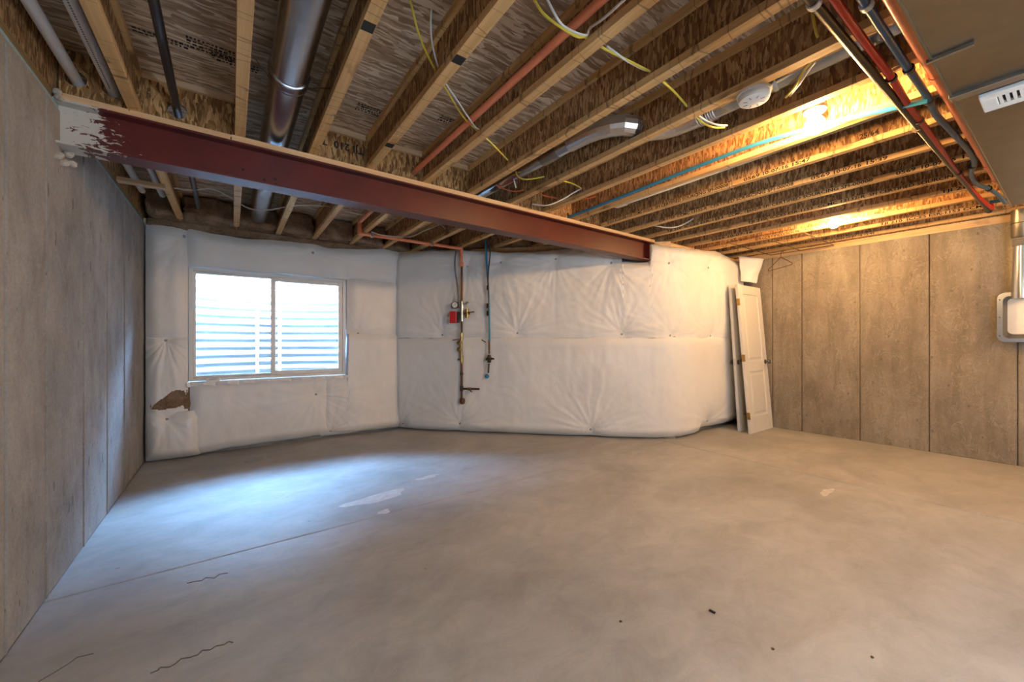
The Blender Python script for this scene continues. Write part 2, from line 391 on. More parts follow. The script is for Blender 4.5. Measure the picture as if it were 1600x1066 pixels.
def blob(name, mat, px, py, rx, ry, seed, z=.0008):
    r = random.Random(seed); c = atz(px, py, 0); mb = MB(); n = 22; ph = [r.uniform(0, 6) for _ in range(4)]
    ring = []
    for i in range(n):
        q = 2*PI*i/n; k = 1 + .22*math.sin(2*q+ph[0]) + .16*math.sin(3*q+ph[1]) + .12*math.sin(5*q+ph[2])
        ring.append(c + Vector((rx*k*math.cos(q), ry*k*math.sin(q), z)))
    mb.add([c + Vector((0,0,z+.0006))] + ring, [(0, 1+i, 1+(i+1)%n) for i in range(n)])
    return mb.build(name, mat, fl)
for a in ((590,778,.20,.09,1),(668,746,.12,.03,2),(1292,769,.10,.035,3),(600,800,.05,.03,6)): blob('smear', M['patch'], *a)

def wall(name, label, quads, mat):
    mb = MB()
    for q in quads: mb.box(*q)
    return tag(mb.build(name, mat), label, 'wall', kind='structure')
# left wall: backing plus separate form-board strips with raised fins between them
wl_ = wall('wall_left', 'grey poured concrete wall with vertical form marks on the left', [(LX-.25, LX-.016, BY-.2, WY+.3, -.1, WT)], M['conc_left'])
def seam_y(px, x): return ypx(px, x)
ls = [BY, -2.1, -1.1, -.2, .5, 1.0, 1.45] + [seam_y(px, LX) for px in (8, 71, 130, 167, 194)] + [WY]
for i in range(len(ls)-1):
    off = random.Random(i+3).uniform(-.0025, .0025)
    MB().box(LX-.02, LX+off, ls[i]+.004, ls[i+1]-.004, 0, WT).build('form_panel', M['conc_left'], wl_, .002)
for y in ls[1:-1]: MB().box(LX-.01, LX+.006, y-.004, y+.004, 0, WT-.01).build('form_fin', M['conc_left'], wl_, .002)
wr_ = wall('wall_right', 'tan poured concrete wall with drip stains on the right', [(RX+.018, RX+.25, BY-.2, TY+.3, -.1, WT)], M['conc_right'])
rs_ = [BY, -2.6, -1.7, -.9, -.3] + [seam_y(px, RX) for px in (1590, 1452, 1344, 1253, 1207)] + [TY]
for i in range(len(rs_)-1):
    off = random.Random(i+31).uniform(-.003, .003)
    MB().box(RX-off, RX+.02, rs_[i]+.005, rs_[i+1]-.005, 0, WT).build('form_panel', M['conc_right'], wr_, .002)
WX0, WX1, WZ0, WZ1 = -.36, 1.165, .78, 1.965
wall('wall_window', 'concrete wall behind white insulation around the window', [
    (LX-.25, WX0-.01, WY, WY+.25, -.1, WT), (WX1+.01, ck[0]+.2, WY, WY+.25, -.1, WT),
    (WX0-.01, WX1+.01, WY, WY+.25, -.1, WZ0-.01), (WX0-.01, WX1+.01, WY, WY+.25, WZ1+.01, WT)], M['conc_left'])
mb = MB(); dv = Vector((1,-1,0)).normalized(); nv = Vector((1,1,0)).normalized()
a, b = Vector((*ck, 0)), Vector((*cv, 0)); b2 = b + dv*0
mb.obox((a+b2)/2 + nv*.125 + Vector((0,0,WT/2-.05)), dv, nv, (0,0,1), (b2-a).length/2+.1, .125, WT/2+.05)
tag(mb.build('wall_angled', M['conc_left']), 'angled concrete wall behind the long white insulation blankets', 'wall', kind='structure')
wall('wall_far', 'short concrete wall behind the leaning doors', [(cv[0]-.05, RX+.2, TY, TY+.25, -.1, WT)], M['conc_right'])
PX0, PX1, PZ0, PZ1 = -.62, .5, .8, 1.8      # window behind the camera (mirrored in the panes opposite)
wall('wall_back', 'concrete wall behind the camera around a window', [(LX-.25, PX0, BY-.25, BY, -.1, JT+.05), (PX1, RX+.25, BY-.25, BY, -.1, JT+.05), (PX0, PX1, BY-.25, BY, PZ1, JT+.05), (PX0, PX1, BY-.25, BY, -.1, PZ0)], M['conc_left'])
pd = thing('window_2', 'white framed window behind the camera', 'window', ((PX0+PX1)/2, BY-.1, PZ0), kind='structure')
f_ = MB().box(PX0, PX0+.05, BY-.16, BY-.1, PZ0, PZ1).box(PX1-.05, PX1, BY-.16, BY-.1, PZ0, PZ1).box(PX0+.05, PX1-.05, BY-.16, BY-.1, PZ0, PZ0+.05).box(PX0+.05, PX1-.05, BY-.16, BY-.1, PZ1-.05, PZ1).build('outer_frame', M['frame'], pd, .004)
MB().box(PX0+.05, PX1-.05, BY-.133, BY-.128, PZ0+.05, PZ1-.05).build('pane', M['glass'], f_)
tag(MB().box(-1.1, .7, BY-1.0, BY-.28, .2, .4).build('gravel_bed', M['gravel']), 'gravel in the window well behind the camera', 'gravel', kind='stuff')

# ceiling: subfloor sheets
ce = MB().box(LX-.3, RX+.3, BY-.3, 5.6, JT+.02, JT+.06).build('ceiling', M['dark'])
tag(ce, 'strand board subfloor seen between the ceiling joists', 'ceiling', kind='structure')
ys = [BY-.25, -1.794, -.574, .646, 1.866, 3.086, 4.306, 5.58]
for i in range(len(ys)-1):
    x = LX-.28 - (1.22 if i % 2 else 0)
    while x < RX+.25:
        x0, x1 = max(x, LX-.28), min(x+2.44, RX+.28)
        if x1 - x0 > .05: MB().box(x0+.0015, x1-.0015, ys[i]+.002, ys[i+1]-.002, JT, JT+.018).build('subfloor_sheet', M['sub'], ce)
        x += 2.44
# sill plates, foam and rim boards
def sill(name, x0, x1, y0, y1, lab, m):
    return tag(MB().box(x0, x1, y0, y1, WT, JB).build(name, m, None, .003), lab, 'sill plate', kind='structure')
t1 = tag(MB().box(LX-.16, LX-.012, BY, WY+.01, WT+.022, JB).build('trim_1', M['treated'], None, .003), 'wood sill plate on top of the left concrete wall', 'sill plate', kind='structure')
MB().box(LX-.17, LX-.006, BY, WY+.01, WT, WT+.024).build('foam_strip', M['foam'], t1)
t2 = sill('trim_2', RX+.003, RX+.16, BY, TY+.2, 'wood sill plate on top of the right concrete wall', M['lumber_y'])
t3 = sill('trim_3', LX-.2, ck[0]+.1, WY+.02, WY+.2, 'wood sill plate on top of the window wall', M['plate_w'])
mb = MB().obox((a+b)/2 + nv*.1 + Vector((0,0,(WT+JB)/2)), dv, nv, (0,0,1), (b-a).length/2+.05, .08, (JB-WT)/2)
tag(mb.build('trim_4', M['plate_w']), 'wood sill plate on top of the angled wall', 'sill plate', kind='structure')
t5 = sill('trim_5', cv[0]+.02, RX, TY+.02, TY+.2, 'wood sill plate on top of the wall behind the doors', M['plate_w'])
rim = thing('trim_6', 'strand board rim closing the joist ends around the room', 'rim board', (0,0,JB), kind='structure')
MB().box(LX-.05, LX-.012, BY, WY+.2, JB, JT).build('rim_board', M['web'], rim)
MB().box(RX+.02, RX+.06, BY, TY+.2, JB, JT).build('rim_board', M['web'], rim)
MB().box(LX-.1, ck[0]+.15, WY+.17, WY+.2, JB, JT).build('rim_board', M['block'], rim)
MB().obox((a+b)/2 + nv*.16 + Vector((0,0,(JB+JT)/2)), dv, nv, (0,0,1), (b-a).length/2+.15, .014, JD/2).build('rim_board', M['block'], rim)
MB().box(cv[0]+.1, RX+.1, TY+.17, TY+.2, JB, JT).build('rim_board', M['block'], rim)

# ================================================================== I-joists
JXS = [-.425, .042, .437, .811, 1.237, 1.643, 2.06, 2.455, 2.852, 3.262, 3.662, 4.07, 4.472, 4.878, 5.283, 5.69, 6.085]
ORD = ['first','second','third','fourth','fifth','sixth','seventh','eighth','ninth','tenth','eleventh','twelfth','thirteenth','fourteenth','fifteenth','sixteenth','seventeenth']
FW, FT = .052, .036
STAMP = {  # joist number -> [(text, first pixel column, last pixel column)]
 9: [('TJI 210  ICCES ESR-1153  CCMC 13132-R', 948, 1020), ('SFI CERTIFIED SOURCING SFI-00008', 1024, 1138), ('0569', 1162, 1187), ('10-07-16', 1192, 1232), ('15:47', 1238, 1266)],
 10: [('ESR-1153  CCMC 13132-R', 1030, 1105), ('CERTIFIED SOURCING SFI-00008', 1110, 1240), ('0569', 1267, 1297), ('10-07-16', 1303, 1346), ('15:39', 1354, 1387)],
 11: [('TJI 210  ICCES ESR-1153', 1042, 1130), ('CCMC 13132-R SFI', 1138, 1202), ('CERTIFIED SOURCING SFI-00008', 1206, 1364), ('0569', 1400, 1431), ('10-07-16', 1440, 1494), ('15:45', 1504, 1545)],
 12: [('TJI 210', 1168, 1198), ('ICCES ESR-1153', 1204, 1270), ('CCMC 13132-R', 1278, 1352), ('SFI CERTIFIED SOURCING', 1358, 1500)],
 13: [('0569 10-07-16', 1112, 1176), ('TJI 210', 1470, 1520)],
 14: [('SFI CERTIFIED SOURCING', 1180, 1270)],
 15: [('TJI 210', 1375, 1410), ('ICCES ESR-1153 CCMC', 1417, 1545)],
 16: [('0569 10-07-16 15:45', 1306, 1366)]}
NOTE = {0: 'between white pipes and black pipe', 1: 'left of the big round metal duct', 2: 'right of the big round metal duct', 3: 'over the printed blocking',
        4: 'beside the long orange pipe', 5: 'just left of the small grey duct', 6: 'beside the round white smoke alarm', 7: 'left of the nearer light bulb', 8: 'carrying the bright blue tube'}
def jend(x):
    if x < ck[0]: return WY + .16
    if x < cv[0]: return AK - x + .22
    return TY + .16
JO = []
for i, x in enumerate(JXS):
    y0, y1 = BY + .02, jend(x)
    j = thing('floor_joist', f'wooden I-joist under the subfloor, {ORD[i]} from left' + (', ' + NOTE[i] if i in NOTE else ''), 'joist', (x, (y0+y1)/2, JB), 'ceiling I-joists')
    MB().box(x-FW/2, x+FW/2, y0, y1, JT-FT, JT-.0005).build('top_flange', M['flange'], j)
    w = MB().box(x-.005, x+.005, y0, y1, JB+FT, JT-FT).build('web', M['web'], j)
    b_ = MB().box(x-FW/2, x+FW/2, y0, y1, JB, JB+FT).build('bottom_flange', M['flange'], j, .0015)
    JO.append(j)
    if i in STAMP:
        mb = MB()
        for s, pa, pb in STAMP[i]:
            ya, yb = ypx(pa, x-FW/2), ypx(pb, x-FW/2)
            text_mb(mb, s, (x-FW/2-.0006, ya, JB+.006), (0,-1,0), (0,0,1), .026, ya-yb)
        mb.build('printed_lettering', M['ink'], b_)['kind'] = 'stuff'
mb = MB(); ya, yb = ypx(1343, JXS[9]-.006), ypx(1373, JXS[9]-.006)
text_mb(mb, '25/64', (JXS[9]-.0062, ya, JB+.05), (0,-1,0), (0,0,1), .032, ya-yb)
mb.box(JXS[9]-.0064, JXS[9]-.006, yb, ya+.04, JB+.043, JB+.046)
mb.build('printed_lettering', M['ink'], [c for c in JO[9].children if c.name.startswith('web')][0])['kind'] = 'stuff'
# dark ink patches on the near joists
for (i, px, py) in ((2, 578, 44), (3, 607, 227), (3, 718, 95)):
    p = atz(px, py, JB); x = JXS[i]
    MB().box(x-FW/2+.002, x+FW/2-.002, p.y-.03, p.y+.025, JB-.0006, JB-.0001).build('ink_mark', M['ink'], JO[i])

# subfloor stamps (print)
def stamp(cx_, cy_, rows, kind):
    mb = MB(); r = random.Random(int(cx_*100))
    for k in range(rows):
        y = cy_ + k*.024; x = cx_
        while x < cx_ + .2:
            w = r.uniform(.006, .02); mb.box(x, x+w, y, y+r.choice((.008,.012,.016)), JT-.0009, JT-.0003); x += w + r.uniform(.003, .009)
    mb.build('printed_marks', M['ink'], ce)['kind'] = 'stuff'
for px, py, rows in ((205,40,2),(290,55,4),(330,80,3),(560,160,4),(690,180,3),(540,258,2),(890,20,4)):
    p = atz(px, py, JT); stamp(p.x, p.y, rows, 0)
mb = MB(); p = atz(150, 98, JT); text_mb(mb, 'ESR-', (p.x+.06, p.y-.02, JT-.0006), (-1,0,0), (0,1,0), .045); mb.build('printed_lettering', M['ink'], ce)['kind'] = 'stuff'

# ================================================================== steel beam, plates, blocking
B0, B1, BZ0, BZ1 = 2.87, 3.01, 2.178, 2.40
bm_ = thing('steel_beam', 'dark red steel I-beam crossing the ceiling, grout smeared at one end', 'beam', (1.8, (B0+B1)/2, BZ0))
MB().box(LX-.12, 4.2, 2.934, 2.944, BZ0+.011, BZ1-.011).build('web', M['beam'], bm_)
MB().box(LX-.12, 4.2, B0, B1, BZ1-.012, BZ1).build('top_flange', M['beam'], bm_, .002)
MB().box(LX-.12, 4.2, B0, B1, BZ0, BZ0+.012).build('bottom_flange', M['beam'], bm_, .002)
MB().box(4.09, 4.10, B0+.004, 2.936, BZ0+.012, BZ1-.012).build('stiffener', M['beam'], bm_)
for px, py in ((380,265),(413,281),(430,280),(431,288)):
    p = aty(px, py, 2.933); MB().cyl((p.x, 2.934, p.z), (p.x, 2.931, p.z), .009, 12).build('bolt_hole', M['dark'], bm_)
gm = MB(); r = random.Random(5)
for k in range(16):
    c = Vector((LX+r.uniform(0,.03), B0-.01+r.uniform(0,.15), r.choice((BZ0-.03+r.uniform(-.05,.03), BZ1+.02+r.uniform(-.02,.02)))))
    gm.lathe([(.001,-.018),(.016,-.01),(.02,0),(.014,.012),(.001,.018)], c, (r.uniform(-1,1), r.uniform(-1,1), 1), 7)
gm.build('grout', M['grout'], bm_)['kind'] = 'stuff'
xs = aty(360, 215, B0).x
tag(MB().box(LX+.02, xs, B0+.004, B1, BZ1, BZ1+.022).build('beam_plate', M['plate_w'], None, .002), 'lower wood plate on the steel beam beside the left wall', 'wood plate')
xk = aty(200, 170, B0).x
tag(MB().box(LX+.02, xk, B0+.012, B1, BZ1+.022, JB).build('beam_plate', M['plate_w'], None, .002), 'short upper wood strip on the beam end at the left wall', 'wood plate')
tag(MB().box(xk+.004, aty(366, 220, B0).x, B0+.012, B1, BZ1+.022, JB).build('beam_plate', M['plate_w'], None, .002), 'thin upper wood strip under the joists beside the black pipe', 'wood plate')
tag(MB().box(xs+.006, 4.2, B0+.004, B1, BZ1, JB).build('beam_plate', M['plate_w'], None, .002), 'long pale wood plate along the top of the steel beam', 'wood plate')
BKY = 2.93
def block(x0, x1, holes, label, strip=True):
    t_ = thing('joist_blocking', label, 'blocking', ((x0+x1)/2, BKY, JB), 'blocking over the steel beam')
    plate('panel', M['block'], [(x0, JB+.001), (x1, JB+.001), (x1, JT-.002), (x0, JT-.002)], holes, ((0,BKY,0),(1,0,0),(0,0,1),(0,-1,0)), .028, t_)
    if strip: MB().box(x0+.022, x1-.022, BKY-.036, BKY-.0145, JT-.037, JT-.002).build('top_strip', M['flange_x'], t_)
    return t_
g_ = .007
block(LX, JXS[0]-g_, [(-.648,2.538,.042,.04),(-.512,2.53,.042,.038)], 'strand board blocking with two pipe holes beside the left wall', False)
block(JXS[0]+g_, JXS[1]-g_, [(-.252,2.51,.045,.045)], 'strand board blocking pierced by the black pipe')
k34 = block(JXS[2]+g_, JXS[3]-g_, [], 'strand board blocking with upside-down printed letters above the beam')
mb = MB(); text_mb(mb, 'TJI 210  TJ', (JXS[3]-.035, BKY-.0147, 2.585), (-1,0,0), (0,0,-1), .05, .30); mb.build('printed_lettering', M['ink'], k34)['kind'] = 'stuff'
block(JXS[3]+g_, JXS[4]-g_, [(1.16,2.51,.03,.03)], 'strand board blocking that the orange pipe runs into')
block(JXS[4]+g_, JXS[5]-g_, [], 'plain strand board blocking right of the orange pipe')
for i in (6, 7, 8): block(JXS[i]+g_, JXS[i+1]-g_, [(2.79,2.487,.02,.02)] if i == 7 else [], ['strand board blocking right of the small grey duct','strand board blocking behind the bright blue tube','strand board blocking right of the bright blue tube'][i-6], False)
p = atz(230, 285, JB)
tag(MB().box(LX+.002, JXS[0]+.0, p.y-.03, p.y+.03, JB-.034, JB-.001).build('lumber_strip', M['flange_x'], None, .002), 'short pale wood strip across the white pipes behind the beam', 'wood strip')

# ================================================================== window and well
wf = thing('window_1', 'white vinyl sliding basement window with two panes', 'window', ((WX0+WX1)/2, 5.26, WZ0), kind='structure')
FY0, FY1 = 5.215, 5.31
def ring(x0, x1, z0, z1, w, y0, y1, wb=None, wt=None):
    wb = wb or w; wt = wt or w
    return MB().box(x0, x0+w, y0, y1, z0, z1).box(x1-w, x1, y0, y1, z0, z1).box(x0+w, x1-w, y0, y1, z0, z0+wb).box(x0+w, x1-w, y0, y1, z1-wt, z1)
ring(WX0, WX1, WZ0, WZ1, .035, FY0, FY1).build('outer_frame', M['frame'], wf, .003)
xm = aty(428, 500, FY0).x
sash1 = ring(WX0+.036, xm+.02, WZ0+.036, WZ1-.036, .02, FY0+.045, FY0+.07).build('sash', M['frame'], wf, .002)
sash2 = ring(xm-.03, WX1-.036, WZ0+.036, WZ1-.036, .045, FY0+.012, FY0+.04).build('sash', M['frame'], wf, .003)
MB().box(WX0+.05, xm+.005, FY0+.055, FY0+.059, WZ0+.05, WZ1-.05).build('pane', M['glass'], sash1)
MB().box(xm+.012, WX1-.075, FY0+.024, FY0+.028, WZ0+.075, WZ1-.075).build('pane', M['glass'], sash2)
# corrugated wells, one outside each window
def well(cxw, y_in, dirn, label):
    nx, nz = 56, 400; vs = []; fs = []
    for k in range(nz+1):
        z = .35 + 2.2*k/nz; wob = .013*math.sin(2*PI*z/.105)
        for i in range(nx+1):
            q = PI*i/nx; rx, ry = 1.06+wob, .98+wob
            sx = math.cos(q)
            vs.append((cxw - rx*sx, y_in + dirn*ry*abs(math.sin(q)), z))
    for k in range(nz):
        for i in range(nx): fs.append((k*(nx+1)+i, k*(nx+1)+i+1, (k+1)*(nx+1)+i+1, (k+1)*(nx+1)+i))
    return tag(MB().add(vs, fs, True).build('window_well', M['well']), label, 'window well')
well(.40, 5.57, 1, 'curved corrugated steel window well outside the window')
well(-.2, BY-.25, -1, 'unseen corrugated window well added behind the camera to block low sky')  # added out of view to keep low sky from flooding the rear window
tag(MB().box(-.55, 1.35, 5.6, 6.3, .2, .4).build('gravel_bed', M['gravel']), 'gravel at the bottom of the window well', 'gravel', kind='stuff')
ld = thing('egress_ladder', 'white steel ladder hooked on the corrugated window well', 'ladder', (.6, 6.4, .6))
xa, xb = aty(402, 500, 6.42).x, aty(437, 500, 6.42).x
for x in (xa, xb): MB().box(x-.018, x+.018, 6.40, 6.43, .75, 2.34).build('rail', M['frame'], ld, .003)
for k in range(5): MB().cyl((xa, 6.415, .95+.32*k), (xb, 6.415, .95+.32*k), .011, 10).build('rung', M['frame'], ld)
p = aty(333, 597, 5.2)
sb = thing('sill_box', 'small white plastic box lying on the window sill', 'box', (p.x, 5.19, WZ0-.01))
MB().box(p.x-.06, p.x+.06, 5.155, 5.21, WZ0-.012, WZ0+.028).build('body', M['plastic'], sb, .004)
MB().box(p.x-.03, p.x+.03, 5.153, 5.16, WZ0+.014, WZ0+.02).build('slot', M['tape'], sb)

# ================================================================== insulation blankets
RNG = np.random.RandomState(11)
LAT = RNG.rand(256, 256)
def vn(x, y):
    xi, yi = np.floor(x).astype(int), np.floor(y).astype(int); fx, fy = x-xi, y-yi
    fx, fy = fx*fx*(3-2*fx), fy*fy*(3-2*fy)
    A = lambda i, j: LAT[(xi+i) % 256, (yi+j) % 256]
    return (A(0,0)*(1-fx)+A(1,0)*fx)*(1-fy) + (A(0,1)*(1-fx)+A(1,1)*fx)*fy
def sst(x): x = np.clip(x, 0, 1); return x*x*(3-2*x)
def blanket(name, label, path, z0, z1, pins, t=.14, bulge=.03, edge=(.8,.8,.6,.6), seed=0, group=None, hole=None, ez=.012, step=.018, round_=.035, tilt=None):
    """a quilted sheet along a plan path (first to last point as seen left to right); thickness is measured towards the room"""
    P = np.array([(p[0], p[1]) for p in path], float); seg = np.linalg.norm(np.diff(P, axis=0), axis=1); S = np.concatenate([[0], np.cumsum(seg)]); L = S[-1]
    ns = max(8, int(L/step)); s = np.linspace(0, L, ns+1)
    px_, py_ = np.interp(s, S, P[:,0]), np.interp(s, S, P[:,1])
    tx, ty = np.gradient(px_), np.gradient(py_); ln = np.hypot(tx, ty); nx_, ny_ = ty/ln, -tx/ln      # right-hand side = room side
    zt = np.array([z1(q) if callable(z1) else z1 for q in s]); zb = np.array([z0(q) if callable(z0) else z0 for q in s])
    zt = zt + ez*(vn(s*6+seed, s*0+3.3)-.5)*2; zb = zb + ez*.6*(vn(s*6+seed, s*0+9.3)-.5)*2
    nz = max(8, int((zt.max()-zb.min())/step)); w = np.linspace(0, 1, nz+1)
    Sg, Wg = np.meshgrid(s, w); Zg = zb[None,:]*(1-Wg) + zt[None,:]*Wg
    e = np.ones_like(Sg)
    for dist, fr in ((Sg, edge[0]), (L-Sg, edge[1]), (Zg-zb[None,:], edge[2]), (zt[None,:]-Zg, edge[3])):
        e = e * (fr + (1-fr)*np.sqrt(sst(dist/(round_*3))))
    d = t*e
    d += bulge*e*(vn(Sg*2.1+seed*1.7, Zg*2.1+seed)-.35)
    for i, (ps, pz) in enumerate(pins):
        r = np.hypot(Sg-ps, Zg-pz); ph = np.arctan2(Zg-pz, Sg-ps)
        d -= t*.34*np.exp(-(r/.10)**1.3)
        d += .008*np.exp(-r/.2)*(r/(r+.05))*(np.sin(ph*(7+i%4)+seed+i*2.1+3*vn(Sg*5+i, Zg*5))) * e
        d += .0065*np.exp(-r/.36)*(r/(r+.06))*np.sin(ph*(19+i%5)+i+5*vn(Sg*4, Zg*4+i))
        d += .004*np.exp(-r/.45)*(r/(r+.1))*np.sin(ph*(34+i%7)+i*3+7*vn(Sg*5+3, Zg*5+i))
    # folds: anisotropic ridges
    a = vn(Sg*3+seed+20, Zg*3); q = Sg*math.cos(.6)*16 + Zg*9 + a*9
    d += .002*(1-np.abs(2*(vn(q, Zg*1.6+Sg*2+seed)-.5)))*e
    d += .006*(vn(Sg*14+seed, Zg*5)-.5)*e
    d = np.maximum(d, .004)
    if tilt is not None: d = d + tilt(Sg, Zg)
    Xg, Yg = px_[None,:] + nx_[None,:]*d, py_[None,:] + ny_[None,:]*d
    idx = lambda k, i: k*(ns+1)+i
    vs = list(zip(Xg.ravel(), Yg.ravel(), Zg.ravel())); fs = []
    for k in range(nz):
        for i in range(ns):
            if hole is not None and hole((s[i]+s[i+1])/2, (Zg[k,i]+Zg[k+1,i])/2): continue
            fs.append((idx(k,i), idx(k,i+1), idx(k+1,i+1), idx(k+1,i)))
    # turned-back rim so the sheet has thickness
    rimi = [(0,i) for i in range(ns)] + [(k,ns) for k in range(nz)] + [(nz,i) for i in range(ns,0,-1)] + [(k,0) for k in range(nz,0,-1)]
    o = len(vs)
    for (k,i) in rimi: vs.append((px_[i], py_[i], Zg[k,i]))
    n = len(rimi)
    for q in range(n):
        a_, b_ = rimi[q], rimi[(q+1)%n]; fs.append((idx(*b_), idx(*a_), o+q, o+(q+1)%n))
    th = thing(name, label, 'insulation', (float(px_.mean()), float(py_.mean()), float(zb.min())), group)
    MB().add(vs, fs, True).build('facing', M['vinyl'], th)
    for ps, pz in pins:
        i = int(np.clip(round(ps/L*ns), 0, ns)); k = int(np.argmin(np.abs(Zg[:,i]-pz)))
        c = Vector((Xg[k,i], Yg[k,i], Zg[k,i])); nn = Vector((nx_[i], ny_[i], 0))
        MB().lathe([(.016,-.004),(.016,.003),(.011,.005)], c, nn, 10).build('pin', M['tape'], th)
    return th
GW = 'white insulation blankets around the window'
F = 5.17
def wp(px, py): p = aty(px, py, F); return p.x, p.z
def wpath(x0, x1): return [(x0, WY-.005), (x1, WY-.005)]
def wpins(x0, lst): return [(wp(*q)[0]-x0, wp(*q)[1]) for q in lst]
x0 = -.69; xl = wp(294, 500)[0]
blanket('insulation_blanket', 'upper white insulation strip between the left wall and the window', wpath(x0, xl-.004), wp(255,527)[1], 2.36, wpins(x0, [(286,368)]), .13, .03, (.55,.7,.75,.6), 1, GW)
hx, hz = wp(266, 625)
TORN = [wp(*q) for q in ((235,641),(240,633),(255,622),(266,613),(278,609),(288,611),(292,620),(291,631),(277,637),(257,640))]
def torn(s, z):
    x = s + x0; ins = False; n_ = len(TORN)
    for i in range(n_):
        (xa_, za_), (xb_, zb_) = TORN[i], TORN[(i+1) % n_]
        if (za_ > z) != (zb_ > z) and x < (xb_-xa_)*(z-za_)/(zb_-za_)+xa_: ins = not ins
    return ins
zt_ = wp(255,524)[1]
blanket('insulation_blanket', 'torn white insulation strip with brown fiber showing left of the window', wpath(x0, xl-.004), .36, zt_, wpins(x0, [(258,532)]), .145, .02, (.55,.75,.7,.7), 2, GW, torn, step=.009)
blanket('insulation_blanket', 'puffy white insulation sack on the floor in the left corner', wpath(x0, wp(313,690)[0]), .012, lambda s: wp(260,642)[1]-.02*math.sin(s*5), wpins(x0, [(262,655)]), .17, .05, (.55,.6,.45,.75), 3, GW, tilt=lambda S, Z: .02*np.sin(S*6))
xd = wp(628,600)[0]-.01
blanket('insulation_blanket', 'wide white insulation blanket above the window', wpath(xl-.01, xd), WZ1+.012, lambda s: 2.37-.03*math.sin(s*2.2)-.02*math.sin(s*5.1), wpins(xl-.01, [(490,395)]), .14, .03, (.7,.6,.75,.6), 4, GW)
xr = wp(543,500)[0]
blanket('insulation_blanket', 'upper white insulation strip between the window and the room corner', wpath(xr, xd), wp(580,522)[1]-.005, WZ1+.02, wpins(xr, [(561,521)]), .135, .025, (.75,.6,.8,.85), 5, GW)
blanket('insulation_blanket', 'lower white insulation strip under the right end of the window', wpath(wp(503,650)[0], xd), .035, lambda s: (WZ0-.03 if s < xr-wp(503,650)[0] else wp(580,522)[1]), wpins(wp(503,650)[0], [(518,674),(497,617)]), .15, .03, (.7,.6,.5,.8), 6, GW)
blanket('insulation_blanket', 'white insulation blanket directly below the window sill', wpath(wp(296,650)[0], wp(512,650)[0]), lambda s: .02+.035*min(1, s/.9), WZ0-.02, wpins(wp(296,650)[0], [(495,616)]), .15, .035, (.7,.8,.5,.75), 7, GW)
# folded sill flap
mb = MB(); n = 60; vs = []; fs = []
for i in range(n+1):
    x = WX0-.01 + (WX1-WX0+.02)*i/n; j = .008*math.sin(i*.9)+.006*math.sin(i*2.3)
    vs += [(x, FY0+.01, WZ0-.004), (x, 5.15+j, WZ0-.006+j*.5), (x, 5.145+j, WZ0-.04-j)]
for i in range(n): fs += [(3*i,3*i+3,3*i+4,3*i+1),(3*i+1,3*i+4,3*i+5,3*i+2)]
tag(mb.add(vs, fs, True).build('sill_flap', M['vinyl']), 'crinkled white plastic folded over the window sill', 'plastic sheet')
# torn hole filling
def lump(name, mat, c, hx_, hy_, hz_, seed, label, cat, group=None, ax=(1,0,0)):
    r = random.Random(seed); mb = MB(); bm = bmesh.new(); bmesh.ops.create_cube(bm, size=2); bmesh.ops.subdivide_edges(bm, edges=bm.edges[:], cuts=7, use_grid_fill=True)
    ax = Vector(ax); ay = Vector((-ax.y, ax.x, 0)); vs = []
    for v in bm.verts:
        q = v.co.copy(); l = max(abs(q.x), abs(q.y), abs(q.z)); sp_ = q.normalized()*1.1; q = q*.72 + sp_*.28
        from mathutils import noise as mn
        k = 1 + .22*mn.noise(q*1.6 + Vector((seed*3.1, 0, 0))) + .12*mn.noise(q*4 + Vector((0, seed, 0)))
        q *= k; vs.append(Vector(c) + ax*q.x*hx_ + ay*q.y*hy_ + Vector((0,0,q.z*hz_)))
    mb.add(vs, [[v.index for v in f.verts] for f in bm.faces], True); bm.free()
    return tag(mb.build(name, mat), label, cat, group)
lump('fiberglass_batt', M['glass_fiber'], (hx+.005, WY-.075, hz), .15, .06, .11, 40, 'brown fiberglass showing through the tear left of the window', 'insulation')
# rim-joist batts above the blankets
RB = 'fiberglass batts in the joist bays'
bay = [LX] + JXS
BL = ['beside the left wall behind the white pipes','where the black pipe ends','behind the big round duct','right of the big round duct above the window','left of the orange pipe drop','above the right end of the orange pipe']
for i in range(6):
    xa_, xb_ = bay[i]+.02, bay[i+1]-.02
    if i == 5: xa_, xb_ = JXS[4]+.02, JXS[5]-.02
    lump('fiberglass_batt', M['glass_fiber'], ((xa_+xb_)/2, 5.24, (JB+JT)/2-.01), (xb_-xa_)/2, .17, JD/2+.0, i+1, 'brown fiberglass stuffed in the joist bay ' + BL[i], 'insulation', RB)
BL2 = {5: 'above the grey hose on the riser', 6: 'behind the blue water line', 7: 'over the angled wall behind the beam', 8: 'over the angled wall near its middle', 9: 'over the angled wall near the beam end', 10: 'just behind the beam end'}
for i in BL2:
    xm_ = (JXS[i]+JXS[i+1])/2; c = Vector((xm_, AK-xm_+.07, (JB+JT)/2))
    lump('fiberglass_batt', M['glass_fiber'], c, .17, .13, JD/2, i+20, 'brown fiberglass stuffed in the joist bay ' + BL2[i], 'insulation', RB)
tag(MB().box(LX+.02, ck[0]-.05, WY-.075, WY-.005, 2.345, 2.43).build('fiberglass_strip', M['glass_fiber'], None, .02), 'brown fiberglass edge along the top of the window wall insulation', 'insulation')
